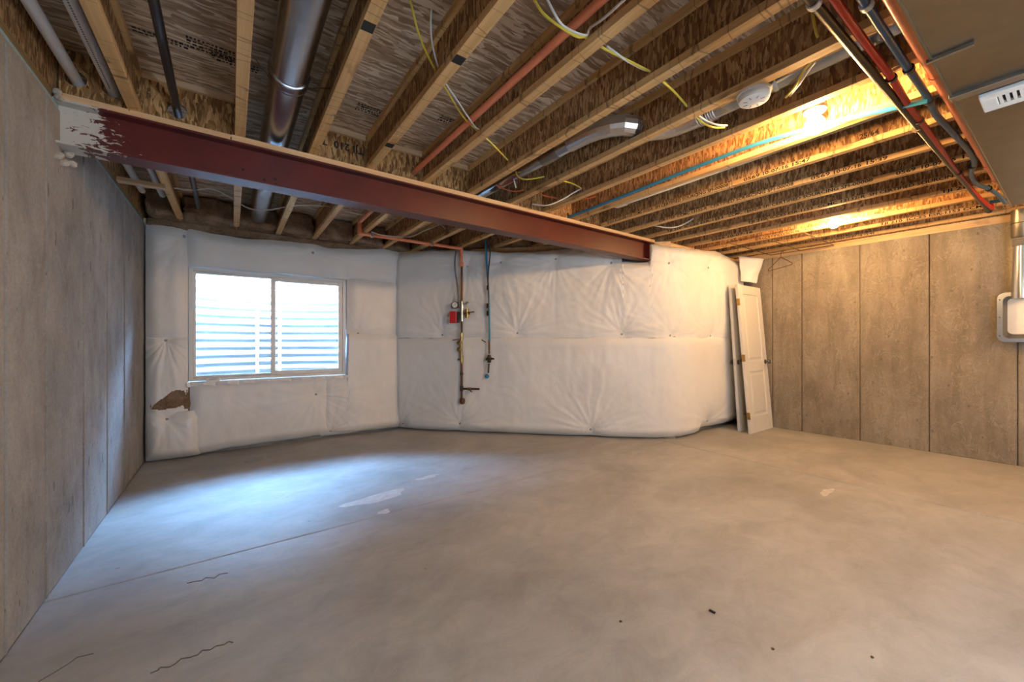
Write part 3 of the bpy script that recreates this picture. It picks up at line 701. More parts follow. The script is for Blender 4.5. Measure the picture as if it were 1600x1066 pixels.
# angled wall + end wall blankets: one path around the blunt corner
aw = [(ck[0]+.01, ck[1]-.02)]
pA, pB = Vector((ck[0]+.004, ck[1]-.01, 0)), Vector((cv[0]-.006, cv[1]-.006, 0))
path = [pA.lerp(pB, k/30) for k in range(27)]
q0, q1, q2 = pA.lerp(pB, .9), pB, Vector((cv[0]+.32, TY-.008, 0))
path += [q0*((1-k/8)**2) + q1*(2*(k/8)*(1-k/8)) + q2*((k/8)**2) for k in range(9)]
path += [Vector((q2.x + (RX-.03-q2.x)*k/10, TY-.008, 0)) for k in range(1, 11)]
PL = [0]
for k in range(1, len(path)): PL.append(PL[-1] + (path[k]-path[k-1]).length)
PTOT = PL[-1]
def on_path(px, py):
    """nearest crossing of the sight line with the blanket front, as (s, z)"""
    p = atp(px, py, AK-.2); s1 = (Vector((p.x, p.y, 0)) + nv*.141 - pA).dot(dv)
    if p.x < 4.15: return s1, p.z
    p = aty(px, py, TY-.15); sx = p.x - q2.x
    return PL[34] + sx, p.z
GA = 'white insulation blankets on the angled wall'
pu = [on_path(*q) for q in ((729,415),(782,409),(868,404),(955,411),(1066,411),(1115,419))]
pm = [on_path(*q) for q in ((808,520),(972,521),(1068,523),(1120,524),(690,523))]
plo = [on_path(*q) for q in ((627,662),(718,662),(923,672),(1113,657))]
sn0, sn1 = (Vector((3.97, AK-3.97, 0))-pA).dot(dv), (Vector((4.2, AK-4.2, 0))-pA).dot(dv)
def top_u(s):
    if sn0 < s < sn1: return 2.165
    return 2.375 + .03*math.sin(s*2.7) if s < sn0 else 2.385 - .03*math.sin((s-sn1)*4)
blanket('insulation_blanket', 'long upper white insulation blanket on the angled wall behind the beam end', path, 1.235, top_u, pu + [(a_, max(1.27, b_)) for a_, b_ in pm], .15, .05, (.5,.7,.82,.55), 8, GA)
blanket('insulation_blanket', 'long lower white insulation blanket reaching the floor on the angled wall', path, lambda s: .015 + (.05 if s > PL[36] else 0), 1.24, plo, .165, .06, (.5,.6,.5,.86), 9, GA)
# loose flap at the right end, folded out from the corner
mb = MB(); vs = []; fs = []; n = 14
A0, A1, A2, A3 = Vector((5.83, 2.64, 2.40)), Vector((6.10, 2.42, 2.36)), Vector((6.06, 2.50, 2.02)), Vector((5.86, 2.62, 2.05))
for i in range(n+1):
    for j in range(n+1):
        u, v = i/n, j/n; q = (A0*(1-u)+A1*u)*(1-v) + (A3*(1-u)+A2*u)*v
        q += Vector((-.5,-.7,0))*(.012*math.sin(u*9+v*3)+.008*math.sin(v*11+u*4)); vs.append(q)
for i in range(n):
    for j in range(n): fs.append((i*(n+1)+j, i*(n+1)+j+1, (i+1)*(n+1)+j+1, (i+1)*(n+1)+j))
fo = tag(mb.add(vs, fs, True).build('blanket_flap', M['vinyl']), 'loose white flap folded out at the top beside the right wall', 'plastic sheet')
so = fo.modifiers.new('thick', 'SOLIDIFY'); so.thickness = .004

# ================================================================== doors
def door(name, label, y0, y1, xa_, xb_, L, hinge_left=True):
    """slab door leaning: foot at y0, head at y1"""
    up = Vector((0, y1-y0, math.sqrt(L*L-(y1-y0)**2))).normalized(); nrm = Vector((0,-up.z, up.y)); r_ = Vector((1,0,0)); th = .035
    o = Vector((xa_, y0, 0)) + Vector((0,0,.001))
    t_ = thing(name, label, 'door', (xa_, y0, 0), 'doors leaning in the corner')
    W_ = xb_ - xa_
    def pt(u, v, w): return o + r_*u + up*v - nrm*0 + (-nrm)*(-w)
    def bx_(m, u0, u1, v0, v1, w0, w1): m.add([pt(u0,v0,w0),pt(u1,v0,w0),pt(u1,v1,w0),pt(u0,v1,w0),pt(u0,v0,w1),pt(u1,v0,w1),pt(u1,v1,w1),pt(u0,v1,w1)], [(0,3,2,1),(4,5,6,7),(0,1,5,4),(1,2,6,5),(2,3,7,6),(3,0,4,7)])
    st = .115; rails = [(0,.21),(.80,.93),(L-.12,L)]
    m = MB(); bx_(m, 0, st, 0, L, -th, 0); bx_(m, W_-st, W_, 0, L, -th, 0)
    for a_, b_ in rails: bx_(m, st, W_-st, a_, b_, -th, 0)
    m.build('frame', M['white'], t_, .004)
    for a_, b_ in ((.21,.80),(.93,L-.12)):
        m = MB(); bx_(m, st, W_-st, a_, b_, -th+.006, -.014)
        i1, i2, h_ = .03, .055, .008
        q = lambda d_, w: [pt(st+d_, a_+d_, w), pt(W_-st-d_, a_+d_, w), pt(W_-st-d_, b_-d_, w), pt(st+d_, b_-d_, w)]
        m.add(q(i1, -.014) + q(i2, -.014+h_), [(0,1,5,4),(1,2,6,5),(2,3,7,6),(3,0,4,7),(4,5,6,7)])
        m.build('panel', M['white'], t_)
    kx = W_-.06 if hinge_left else .06
    for w, s_ in ((0, 1), (-th, -1)):
        c = pt(kx, .915, w); ax = (pt(0,0,1)-pt(0,0,0))*s_
        MB().lathe([(.031,0),(.031,.006),(.013,.009),(.012,.03),(.026,.038),(.029,.05),(.022,.062),(.004,.066)], c, ax, 16).build('knob', M['nickel'], t_)
    e_ = MB(); bx_(e_, (W_-.001) if hinge_left else -.002, (W_+.002) if hinge_left else .001, .87, .96, -th+.006, -.006); e_.build('latch_plate', M['chrome'], t_)
    for v in (.23, .98, 1.72):
        m = MB(); u = -.0025 if hinge_left else W_+.0005; bx_(m, u, u+.002, v-.045, v+.045, -th+.004, -.002)
        m.cyl(pt(u+.001, v-.045, .004), pt(u+.001, v+.045, .004), .006, 8); m.build('hinge', M['brass'], t_)
    return t_
door('panel_door', 'front white two-panel door leaning with its hinges on the left edge', 2.30, 2.465, 5.42, 6.085, 1.955, True)
door('panel_door', 'white door behind the front one, only its latch edge showing', 2.455, 2.575, 5.47, 6.11, 1.96, False)

# ================================================================== pipes and ducts
def pipe(name, label, cat, pts, r, mat, n=12, group=None, smooth=0, clamps=None, parts=()):
    P = smooth_path(pts, smooth) if smooth else pts
    return tag(MB().tube(P, r, n).build(name, mat), label, cat, group)
def elbowed(pts, rad, k=5):
    """polyline with rounded corners"""
    P = [Vector(p) for p in pts]; out = [P[0]]
    for i in range(1, len(P)-1):
        a_, b_, c_ = P[i-1], P[i], P[i+1]; d1, d2 = (a_-b_), (c_-b_); q = min(rad, d1.length*.45, d2.length*.45)
        s_, e_ = b_ + d1.normalized()*q, b_ + d2.normalized()*q
        for j in range(k+1):
            t_ = j/k; out.append(s_*((1-t_)**2) + b_*(2*t_*(1-t_)) + e_*(t_*t_))
    return out + [P[-1]]
# two white drain pipes in the first bay
for (x, z, lab, cp) in ((-.648, 2.538, 'white plastic drain pipe nearest the left wall', True), (-.512, 2.53, 'printed white plastic drain pipe beside the first joist', False)):
    t_ = thing('drain_pipe', lab, 'pipe', (x, 1.5, z-.025), 'white drain pipes')
    MB().cyl((x, BY+.3, z), (x, 4.75, z), .0245, 18).build('pipe', M['pvc'], t_)
    if cp: MB().lathe([(.0245,0),(.031,.002),(.031,.10),(.0245,.102)], (x, 1.98, z), (0,1,0), 18).build('coupling', M['pvc'], t_)
    else:
        m = MB()
        for k in range(60): m.box(x-.003, x+.003, 1.9+k*.016, 1.908+k*.016, z-.0252, z-.0244)
        m.build('printed_marks', M['grey_hose'], t_)['kind'] = 'stuff'
tag(MB().tube([(-.235, BY+.3, 2.515), (-.24, 1.5, 2.515), (-.252, 2.9, 2.512), (-.262, 4.9, 2.50)], .019, 14).build('gas_pipe', M['black']), 'black pipe running along the second joist bay', 'pipe')
# big round duct
dk = thing('round_duct', 'large round galvanised duct between the second and third joists', 'duct', (.236, 2, 2.46))
DX, DZ, DR = .236, 2.552, .089
MB().lathe([(DR,0),(DR,3.05),(DR-.003,3.055)], (DX, BY+.4, DZ), (0,1,0), 32).build('section', M['galv'], dk)
yj = BY+.4+3.05
MB().lathe([(DR-.002,-.02),(DR-.002,1.65)], (DX, yj-.0, DZ), (0,1,0), 32).build('section', M['galv'], dk)
ys_ = atx(440, 92, .20).y
MB().lathe([(DR-.001,0),(DR+.004,.004),(DR+.004,.02),(DR+.001,.03),(DR+.003,.05),(DR-.001,.06)], (DX, ys_, DZ), (0,1,0), 32).build('joint_bead', M['galv'], dk)
MB().lathe([(DR-.004,0),(DR-.004,5.25-(yj+1.6))], (DX, yj+1.6, DZ), (0,1,0), 32).build('section', M['galv'], dk)
mb = MB().tube([(JXS[1]+.006, ys_-.05, 2.56)] + [(DX+(DR+.003)*math.cos(q), ys_+.07, DZ+(DR+.003)*math.sin(q)) for q in np.linspace(PI*1.08, PI*1.92, 14)] + [(JXS[2]-.006, ys_+.05, 2.56)], .003, 6)
mb.build('hanger_wire', M['wire'], dk)
# long orange pipe: along the fifth joist, down behind the beam and across to the riser
RXp = Vector((2.405, 4.47, 0))
o_drop = atx(562, 352, 1.16)
yd = o_drop.y; ro = [(1.16, BY+.3, 2.505), (1.16, yd, 2.525), (1.16, yd, 2.40), (RXp.x, RXp.y+.02, 2.392), (RXp.x, RXp.y, 2.17)]
op = thing('sprinkler_pipe', 'orange plastic pipe along the fifth joist dropping to the wall riser', 'pipe', (1.16, yd, 2.39))
MB().tube(elbowed(ro, .035), .0185, 14).build('pipe', M['orange'], op)
for c, a1, a2 in ((Vector(ro[1]), (0,-1,0), (0,0,-1)), (Vector(ro[2]), (0,0,1), (Vector(ro[3])-Vector(ro[2])).normalized()), (Vector(ro[3]), (Vector(ro[2])-Vector(ro[3])).normalized(), (0,0,-1))):
    m = MB()
    for a_ in (a1, a2): m.cyl(c, c+Vector(a_)*.05, .0245, 14)
    m.lathe([(.001,-.0245),(.018,-.018),(.0245,0),(.018,.018),(.001,.0245)], c, (0,0,1), 14); m.build('elbow', M['orange'], op)
MB().cyl((RXp.x, RXp.y, 2.155), (RXp.x, RXp.y, 2.21), .0245, 14).build('coupling', M['orange'], op)
for px, py in ((583,366),(676,382)):
    q = Vector(ro[2]).lerp(Vector(ro[3]), (aty(px, py, yd-.05).x-1.16)/(RXp.x-1.16))
    MB().box(q.x-.012, q.x+.012, q.y-.024, q.y+.024, q.z-.024, JB-.001).build('strap', M['chrome'], op)
# small round ducts with the double bend through the seventh joist
sdk = thing('branch_duct', 'small grey round duct bending through the seventh joist', 'duct', (2.0, 1.8, 2.47))
MB().tube([(1.87, 3.9, 2.56), (1.87, 2.9, 2.556), (1.875, 2.2, 2.548)], .05, 20).build('section', M['galv'], sdk)
MB().tube([(1.875, 2.22, 2.548), (1.877, 2.05, 2.545)], .053, 20).build('sleeve', M['galv_dull'], sdk)
MB().tube([(1.876, 2.1, 2.547), (1.877, 1.93, 2.545)], .0515, 20).build('section', M['galv'], sdk)
gore = [(1.877,1.94,2.545),(1.879,1.86,2.545),(1.885,1.78,2.544),(1.90,1.70,2.543),(1.93,1.63,2.541),(1.975,1.575,2.54),(2.03,1.55,2.538),(2.065,1.545,2.538)]
MB().tube(gore, [.054,.055,.056,.058,.06,.062,.063,.063], 14, False).build('elbow', M['foil'], sdk)
MB().tube([(2.055,1.545,2.536),(2.11,1.535,2.536),(2.17,1.505,2.537),(2.225,1.455,2.539),(2.26,1.395,2.542),(2.28,1.32,2.545),(2.285,1.25,2.545)], [.06,.06,.059,.058,.057,.056,.055], 14, False).build('elbow', M['foil'], sdk)
for k in range(8): MB().lathe([(.054,0),(.0575,.004),(.054,.008)], (2.285, 1.26-.014*k, 2.545), (0,-1,0), 20).build('crimp', M['foil'], sdk)
MB().tube([(2.285, 1.2, 2.545), (2.285, 1.05, 2.545)], .0535, 20).build('section', M['galv'], sdk)
MB().tube([(2.285, 1.06, 2.545), (2.287, -.8, 2.55)], .053, 20).build('section', M['galv'], sdk)
MB().lathe([(.053,0),(.058,.004),(.058,.02),(.053,.026)], (2.286, .86, 2.546), (0,-1,0), 20).build('joint_bead', M['galv'], sdk)
# metal duct behind the ninth joist
md = thing('flat_duct', 'flat grey sheet metal duct tucked behind the ninth joist', 'duct', (2.98, 1.4, 2.43))
MB().box(2.885, 2.95, BY+.5, 2.35, 2.45, 2.60).build('body', M['galv'], md, .006)
MB().box(2.883, 2.955, 2.30, 2.42, 2.446, 2.605).build('end_cap', M['foil'], md, .004)

# trunk duct overhead
tA, tB, TZ0 = Vector((1.584, .279, 2.2)), Vector((4.686, .213, 2.2)), 2.2
ta = (tB-tA).normalized(); tn_ = Vector((ta.y, -ta.x, 0))       # towards the camera side
td = thing('trunk_duct', 'wide flat galvanised trunk duct overhead at upper right', 'duct', (3.0, -.1, TZ0))
tS = tA - ta*1.9; TW = .62
m = MB(); cxs = (tS+tB)/2 + tn_*(TW/2) + Vector((0,0,.10)); m.obox(cxs, ta, tn_, (0,0,1), (tB-tS).length/2, TW/2, .10)
m.build('body', M['galv_dull'], td, .004)
m = MB(); m.obox((tS+tB)/2 + tn_*.006 + Vector((0,0,-.004)), ta, tn_, (0,0,1), (tB-tS).length/2, .003, .004); m.build('edge_seam', M['galv_dull'], td)
q = atz(1490, 148, TZ0); sq = (q-tA).dot(ta)
m = MB()
m.obox(tA + ta*(sq+.0) + tn_*(TW/2) + Vector((0,0,-.008)), ta, tn_, (0,0,1), .012, TW/2, .009)
m.obox(tA + ta*(sq+.03) + tn_*(TW/2) + Vector((0,0,-.003)), ta, tn_, (0,0,1), .03, TW/2, .004); m.build('drive_seam', M['galv'], td, .003)
q = atz(1452, 92, TZ0); sq = (q-tA).dot(ta)
m = MB(); m.obox(tA + ta*sq + tn_*.05 + Vector((0,0,-.009)), ta, tn_, (0,0,1), .006, .055, .006); m.build('clip', M['galv'], td)
rg = thing('floor_register', 'white slotted air register on the underside of the trunk duct', 'register', (2.55, .05, TZ0-.02))
rc = Vector((2.555, .19, TZ0)); RL = .30
m = MB(); RWd = .088
c = rc + tn_*(RL/2) + Vector((0,0,-.0085))
for s_ in (-1, 1): m.obox(c + ta*s_*(RWd-.022), ta, tn_, (0,0,1), .022, RL/2, .008)
m.obox(c - tn_*(RL/2-.022), ta, tn_, (0,0,1), RWd-.044, .022, .008); m.obox(c + tn_*(RL/2-.012), ta, tn_, (0,0,1), RWd-.044, .012, .008)
m.build('frame', M['plastic'], rg, .003)
m = MB(); m.obox(c + Vector((0,0,.006)), ta, tn_, (0,0,1), RWd-.03, RL/2-.01, .0015); m.build('backing', M['dark'], rg)
for k in range(13):
    MB().obox(c + tn_*(-RL/2+.052+k*.0175), ta, tn_, (0,0,1), RWd-.045, .0048, .0065).build('fin', M['plastic'], rg)
# lines running beside the trunk, under the joists
PZ = JB - .03
def zl(lst, z=PZ): return [atz(*q, z) for q in lst]
bp = thing('iron_pipe', 'straight dark iron pipe under the joists left of the red tube', 'pipe', (3.5, .42, PZ-.02))
b0, b1 = zl([(1268,0),(1545,330)]); dd = (b1-b0).normalized(); b00 = b0 - dd*2.2
MB().cyl(b00, b1, .0165, 14).build('pipe', M['darkpipe'], bp)
MB().tube(elbowed([b1-dd*.03, b1+dd*.03, b1+dd*.03+Vector((0,0,.09))], .03), .021, 12).build('elbow', M['darkpipe'], bp)
def clip(at, dr, r, mat, parent, w=.012):
    at = Vector(at); dr = Vector(dr).normalized()
    MB().lathe([(r+.001,-w),(r+.006,-w),(r+.006,w),(r+.001,w)], at, dr, 12).box(at.x-.008, at.x+.008, at.y-.006, at.y+.006, at.z+r, JB-.0005).build('clip', mat, parent)
clip(zl([(1272,5)])[0], dd, .0165, M['plastic'], bp); clip(zl([(1434,200)])[0], dd, .0165, M['wire'], bp)
rp = thing('red_tube', 'red water tube between the iron pipe and the blue tube', 'pipe', (3.5, .4, PZ-.02))
rl_ = zl([(1305,0),(1345,57),(1390,117),(1420,165),(1461,220),(1495,268),(1525,304),(1550,326)]); rl_[0] = rl_[0]
rpp = [rl_[0] + (rl_[0]-rl_[1])*2.5] + rl_
MB().tube(smooth_path(rpp, 5) + [rl_[-1]+Vector((.05,.01,.07))], .0145, 12).build('tube', M['red'], rp)
for q in ((1393,122),(1436,188),(1497,270)): clip(zl([q])[0], dd, .0145, M['black'], rp, .009)
bl = thing('blue_tube', 'dark blue water tube snaking beside the red tube', 'pipe', (3.2, .36, PZ-.02))
bll = zl([(1352,5),(1385,55),(1420,108),(1447,148),(1462,178),(1480,198),(1505,225),(1520,245),(1522,258),(1517,272),(1527,288),(1545,295),(1560,305),(1571,317)])
blp = [bll[0] + (bll[0]-bll[1])*2.5] + bll + [bll[-1] + Vector((.03,-.01,.03)), bll[-1] + Vector((.0,.09,.03))]
MB().tube(smooth_path(blp, 4), .0145, 12).build('tube', M['blue'], bl)
for q, mt in (((1354,8),'plastic'),((1420,108),'black'),((1452,158),'black'),((1519,260),'black'),((1545,295),'black')): clip(zl([q])[0], dd, .0145, M[mt], bl, .012)
cpp = thing('copper_line', 'copper orange pipe along the edge of the trunk duct', 'pipe', (3.0, .3, PZ-.02))
c0, c1 = zl([(1393,0),(1558,283)]); cdr = (c1-c0).normalized()
MB().cyl(c0-cdr*2.2, c1, .019, 16).build('pipe', M['orange'], cpp)
for q in ((1436,131),(1540,260)):
    p = zl([q])[0]; s_ = (p-c0).dot(cdr); MB().lathe([(.019,-.03),(.0235,-.028),(.0235,.028),(.019,.03)], c0+cdr*s_, cdr, 16).build('coupling', M['orange'], cpp)
MB().lathe([(.019,-.07),(.0245,-.068),(.0245,0),(.016,.004)], c1, cdr, 16).build('end_cap', M['orange'], cpp)
# bright blue tube on the ninth joist
p9 = [atx(*q, 2.79) for q in ((1450,157),(1400,168),(1300,191),(1180,226),(1075,266),(1000,296),(895,337))]
tag(MB().tube(smooth_path(p9 + [p9[-1]+Vector((0,.25,.01))], 5), .013, 12).build('blue_tube', M['blue_br']), 'bright blue water tube along the ninth joist below the nearer bulb', 'pipe')

# ================================================================== lamps, smoke alarm
def lamp(name, label, x, y, z, warm, rad=.048):
    t_ = thing(name, label, 'lamp', (x, y, z+.03), 'bare bulb lampholders')
    MB().lathe([(.056,.078),(.058,.085),(.055,.1)], (x,y,z), (0,0,1), 20).build('junction_box', M['galv'], t_)
    MB().lathe([(.016,.055),(.026,.058),(.03,.064),(.05,.07),(.054,.078)], (x,y,z), (0,0,1), 20).build('lampholder', M['plastic'], t_)
    MB().lathe([(.002,-rad*1.05),(rad*.55,-rad*.9),(rad*.93,-rad*.4),(rad,0),(rad*.9,rad*.45),(rad*.55,rad*.95),(.013,rad*1.25),(.013,rad*1.4)], (x,y,z), (0,0,1), 20).build('bulb', M['bulb_w' if warm else 'bulb_fill'], t_)
    if z > 2.2: MB().box(x-.205, x+.205, y-.01, y+.01, z+.1, z+.106).build('mounting_bar', M['galv'], t_)
    else: MB().cyl((x,y,z+.1), (x,y,JT), .004, 8).build('cord', M['black'], t_)
    return t_
p = atx(1273, 187, 2.654); lamp('bare_bulb_lamp', 'nearer lit bare bulb between the eighth and ninth joists', p.x, p.y, p.z-.03, True)
p = atx(1303, 346, 5.08); lamp('bare_bulb_lamp', 'farther lit bare bulb over the right wall', p.x, p.y, p.z-.02, True)
lamp('bare_bulb_lamp', 'added fill bulb on a cord, unseen behind the camera on the left', .62, -1.7, 1.5, False)  # added out of view, hung low to brighten the ceiling
lamp('bare_bulb_lamp', 'added fill bulb on a cord, unseen behind the camera in the middle', 2.26, -1.5, 1.5, False)  # second low fill bulb, also added out of view
lamp('bare_bulb_lamp', 'added warm fill bulb on a cord, unseen behind the camera on the right', 5.08, -1.1, 2.1, True)  # added out of view for warm fill on the right side
p = atz(1178, 157, 2.40)
sa = thing('smoke_alarm', 'round white smoke alarm hanging under the small duct', 'smoke alarm', (p.x, p.y, 2.395))
MB().lathe([(.055,-.012),(.066,-.008),(.07,.004),(.07,.022)], (p.x,p.y,2.405), (0,0,1), 28).build('body', M['plastic'], sa)
MB().lathe([(.075,.022),(.077,.026),(.077,.034),(.07,.036)], (p.x,p.y,2.405), (0,0,1), 28).build('base', M['plastic'], sa)
for k in range(8):
    q = 2*PI*k/8; MB().obox((p.x+.04*math.cos(q), p.y+.04*math.sin(q), 2.3925), (math.cos(q),math.sin(q),0), (-math.sin(q),math.cos(q),0), (0,0,1), .009, .0025, .001).build('vent_slot', M['tape'], sa)
MB().lathe([(.05,.034),(.05,.06)], (p.x,p.y,2.405), (0,0,1), 16).build('junction_box', M['blue'], sa)

# ================================================================== cables in the joist bays
def cable(label, pts, r, mat, group='loose cables among the joists'):
    return tag(MB().tube(smooth_path(pts, 6), r, 8).build('cable', M[mat]), label, 'cable', group)
def run(cols, xs_):
    return [atx(px, py, x) for (px, py), x in zip(cols, xs_)]
j = JXS
cable('yellow cable drooping from the third bay across to the orange pipe', run([(640,-5),(655,55),(679,108),(700,145),(722,180),(738,197),(766,222),(793,250)], [.62,.68,.80,.95,1.08,1.19,1.30,1.55]), .005, 'yellow')
cable('white cable beside the yellow one over the orange pipe', run([(675,-5),(674,60),(690,118),(715,158),(740,195),(748,202)], [.72,.74,.84,1.0,1.17,1.22]), .0045, 'cable')
cable('thick yellow cable crossing under the orange pipe at the top', run([(832,-5),(850,22),(880,45),(902,57),(918,59),(944,76),(980,94),(1014,111)], [.95,1.0,1.07,1.13,1.22,1.33,1.46,1.62]), .0055, 'yellow')
cable('white cable hanging in a loop under the orange pipe at the top', run([(853,-5),(875,35),(897,50),(916,55),(922,44),(945,27),(980,-5)], [.98,1.05,1.12,1.19,1.2,1.16,1.1]), .005, 'cable')
cable('white and yellow cable end between the fifth and sixth joists', run([(948,72),(975,92),(1000,106),(1016,112)], [1.34,1.44,1.56,1.63]), .005, 'cable')
cable('short yellow cable between the sixth and seventh joists', run([(1036,128),(1052,142),(1064,155),(1073,166)], [1.70,1.82,1.95,2.04]), .0055, 'yellow')
cable('yellow cable looped round the small duct by the smoke alarm', run([(1088,183),(1100,193),(1115,199),(1132,199)], [2.1,2.16,2.22,2.3]), .0055, 'yellow')
cable('white cable looped round the small duct by the smoke alarm', run([(1092,181),(1104,189),(1120,195),(1136,196)], [2.1,2.16,2.22,2.3]), .005, 'cable')
cable('yellow cable hanging over the small duct left of the nearer bulb', run([(1268,96),(1255,112),(1243,134),(1228,152)], [2.14,2.2,2.24,2.36]), .0055, 'yellow')
cable('white cable hanging over the small duct left of the nearer bulb', run([(1274,96),(1262,112),(1250,130),(1234,150)], [2.14,2.2,2.24,2.36]), .005, 'cable')
cable('yellow cable dangling beside the iron pipe at the top', run([(1264,-5),(1270,25),(1275,50),(1278,58)], [1.95,1.97,2.0,2.02]), .0055, 'yellow')
cable('short yellow cable loop on the small duct near the beam', run([(806,262),(808,274),(818,280),(835,279),(850,276)], [1.84,1.82,1.85,1.92,2.03]), .0055, 'yellow')
cable('white cable tail on the small duct near the beam', run([(801,270),(804,285),(806,293)], [1.85,1.86,1.9]), .005, 'cable')
cable('yellow cable tip right of the seventh joist near the beam', run([(880,283),(895,287),(908,294)], [2.12,2.25,2.40]), .005, 'yellow')
cable('white cable sagging in the bay right of the seventh joist', run([(832,319),(855,321),(880,311),(895,302),(908,295)], [2.14,2.2,2.3,2.36,2.42]), .006, 'cable')
cable('orange red cable in the sixth bay near the beam', run([(775,289),(790,296),(805,299),(818,297)], [1.82,1.88,1.95,2.03]), .005, 'redwire')
cable('orange red cable in the seventh bay near the beam', run([(838,301),(855,307),(870,310)], [2.1,2.25,2.4]), .005, 'redwire')
cable('orange red cable loop beside the eighth joist', run([(914,311),(925,309),(930,307),(925,305)], [2.5,2.62,2.68,2.7]), .004, 'redwire')
cable('long white cable draped across the joists behind the beam', [aty(*q, y) for q, y in zip([(272,294),(300,297),(330,295),(350,303),(366,312),(390,326),(420,328),(442,324),(470,321),(516,323),(540,330),(570,336),(590,330)], [4.3]*13)], .006, 'cable')
cable('white cable hanging above the orange pipe drop', [aty(*q, 4.35) for q in [(580,362),(600,368),(640,370),(660,362),(690,350)]], .005, 'cable')
cable('pale cable stub right of the orange pipe behind the beam', [aty(*q, 4.2) for q in [(682,350),(690,352),(696,358)]], .005, 'cable')
cable('white cable sagging under the eleventh joist', run([(1020,352),(1045,356),(1065,352),(1083,342)], [3.7,3.8,3.9,4.05]), .007, 'cable')
cable('white cable end stapled right of the farther bulb', run([(1330,323),(1380,310),(1415,303),(1432,304),(1440,294),(1452,296)], [5.2,5.2,5.2,5.2,5.16,5.12]), .006, 'cable')
cable('white hooked cable tip left of the iron pipe', run([(1452,296),(1462,298),(1469,293),(1470,288)], [4.95,4.95,4.95,4.95]), .005, 'cable')
cable('dark cable looped beside the blue water line', [atp(*q, 6.86) for q in [(762,376),(766,388),(765,405),(762,425),(763,450)]], .008, 'grey_hose')

# ================================================================== riser assembly on the angled wall
RD = dv.copy(); RN = -nv                      # along the wall to the right; out of the wall
def rz(py): return CAMH + (HY-py)/FPX*(RXp.x*SN+RXp.y*CS)
PXM = (RXp.x*SN+RXp.y*CS)/FPX                # metres per photo pixel there
def rp_(px, py, out=0.0): return RXp + RD*((px-717.6)*PXM) + RN*out + Vector((0,0,rz(py)))
rs = thing('sprinkler_riser', 'copper and brass valve riser with gauge and red switch on white insulation', 'riser', (RXp.x, RXp.y, rz(632)))
def rc_(name, mat, p0, p1, r, n=12, out=0.0, out1=None): return MB().cyl(rp_(*p0, out), rp_(*p1, out if out1 is None else out1), r, n).build(name, M[mat], rs)
rc_('pipe', 'copper_old', (717.6,413), (717.6,472), .014)
rc_('manifold', 'chrome', (717.6,471), (717.6,502), .022)
rc_('manifold_collar', 'chrome', (717.6,477), (717.6,480), .028); rc_('manifold_collar', 'chrome', (717.6,493), (717.6,496), .028)
rc_('side_port', 'chrome', (712,475), (727,475), .012); rc_('side_port', 'chrome', (717,487), (727,487), .014)
gp = MB().cyl(rp_(708,477,.01), rp_(708,477,.045), .046, 22).build('gauge', M['nickel'], rs)
MB().cyl(rp_(708,477,.046), rp_(708,477,.047), .036, 22).build('dial', M['dial'], gp)
a_ = rp_(708,477,.049); MB().bar(a_, a_ + RD*.02 + Vector((0,0,.022)), .004, .002, RN).build('needle', M['ink'], gp)
rb = MB().obox(rp_(706,496,.03), RD, RN, (0,0,1), .045, .04, .075).build('flow_switch', M['redbox'], rs, .008)
MB().obox(rp_(711.5,496,.02), RD, RN, (0,0,1), .02, .035, .07).build('switch_cover', M['black'], rb, .004)
rc_('valve_body', 'brass', (726,483), (726,497), .024, 14); rc_('valve_body', 'brass', (721,490), (731,490), .017)
MB().bar(rp_(727,489,.03), rp_(738.5,488,.03), .016, .012).build('lever', M['black'], rs)
MB().lathe([(.018,-.01),(.022,0),(.018,.01)], rp_(727,473,.01), (0,0,1), 12).build('port_cap', M['chrome'], rs)
rc_('pipe', 'darkpipe', (717.6,502), (717.6,524), .0135)
rc_('fitting', 'brass', (717.6,520), (717.6,531), .021, 8); rc_('fitting', 'brass', (717.6,556), (717.6,568), .021, 8)
rc_('valve_body', 'brass', (716.5,530), (716.5,558), .019)
for py in (536, 546): MB().lathe([(.012,-.03),(.03,-.024),(.033,0),(.03,.024),(.012,.03)], rp_(714.5,py,.012), RN, 8, False).build('valve_body', M['brass'], rs)
MB().bar(rp_(704,532,.035), rp_(715,530,.03), .014, .01).build('lever', M['darkpipe'], rs); rc_('side_port', 'brass', (711,562), (717,562), .012)
rc_('pipe', 'copper_old', (717.6,566), (717.6,624), .015); rc_('coupling', 'darkpipe', (717.6,582), (717.6,586), .02)
rc_('coupling', 'darkpipe', (717.6,603), (717.6,611), .021)
rc_('drain_arm', 'copper_old', (718,607.5), (746,607.5), .0125, 12); rc_('valve_body', 'brass', (727,607.5), (733,607.5), .02, 10)
MB().bar(rp_(729,607,.025), rp_(735,612,.028), .012, .008).build('lever', M['darkpipe'], rs)
MB().lathe([(.014,-.05),(.032,-.04),(.036,-.01),(.03,.02),(.016,.03)], rp_(718.5,628,0), (0,0,-1), 12).build('end_elbow', M['copper_old'], rs)
MB().cyl(rp_(718.5,628,0), rp_(718.5,630,-.08), .02, 12).build('wall_nipple', M['copper_old'], rs)
MB().tube(smooth_path([rp_(717,384,-.0), rp_(711,391,.02), rp_(707.5,405,.02), rp_(708,425,.02), rp_(711.5,448,.02), rp_(713.5,470,.015), rp_(713.5,482,.01)], 6), .0105, 10).build('hose', M['grey_hose'], rs)
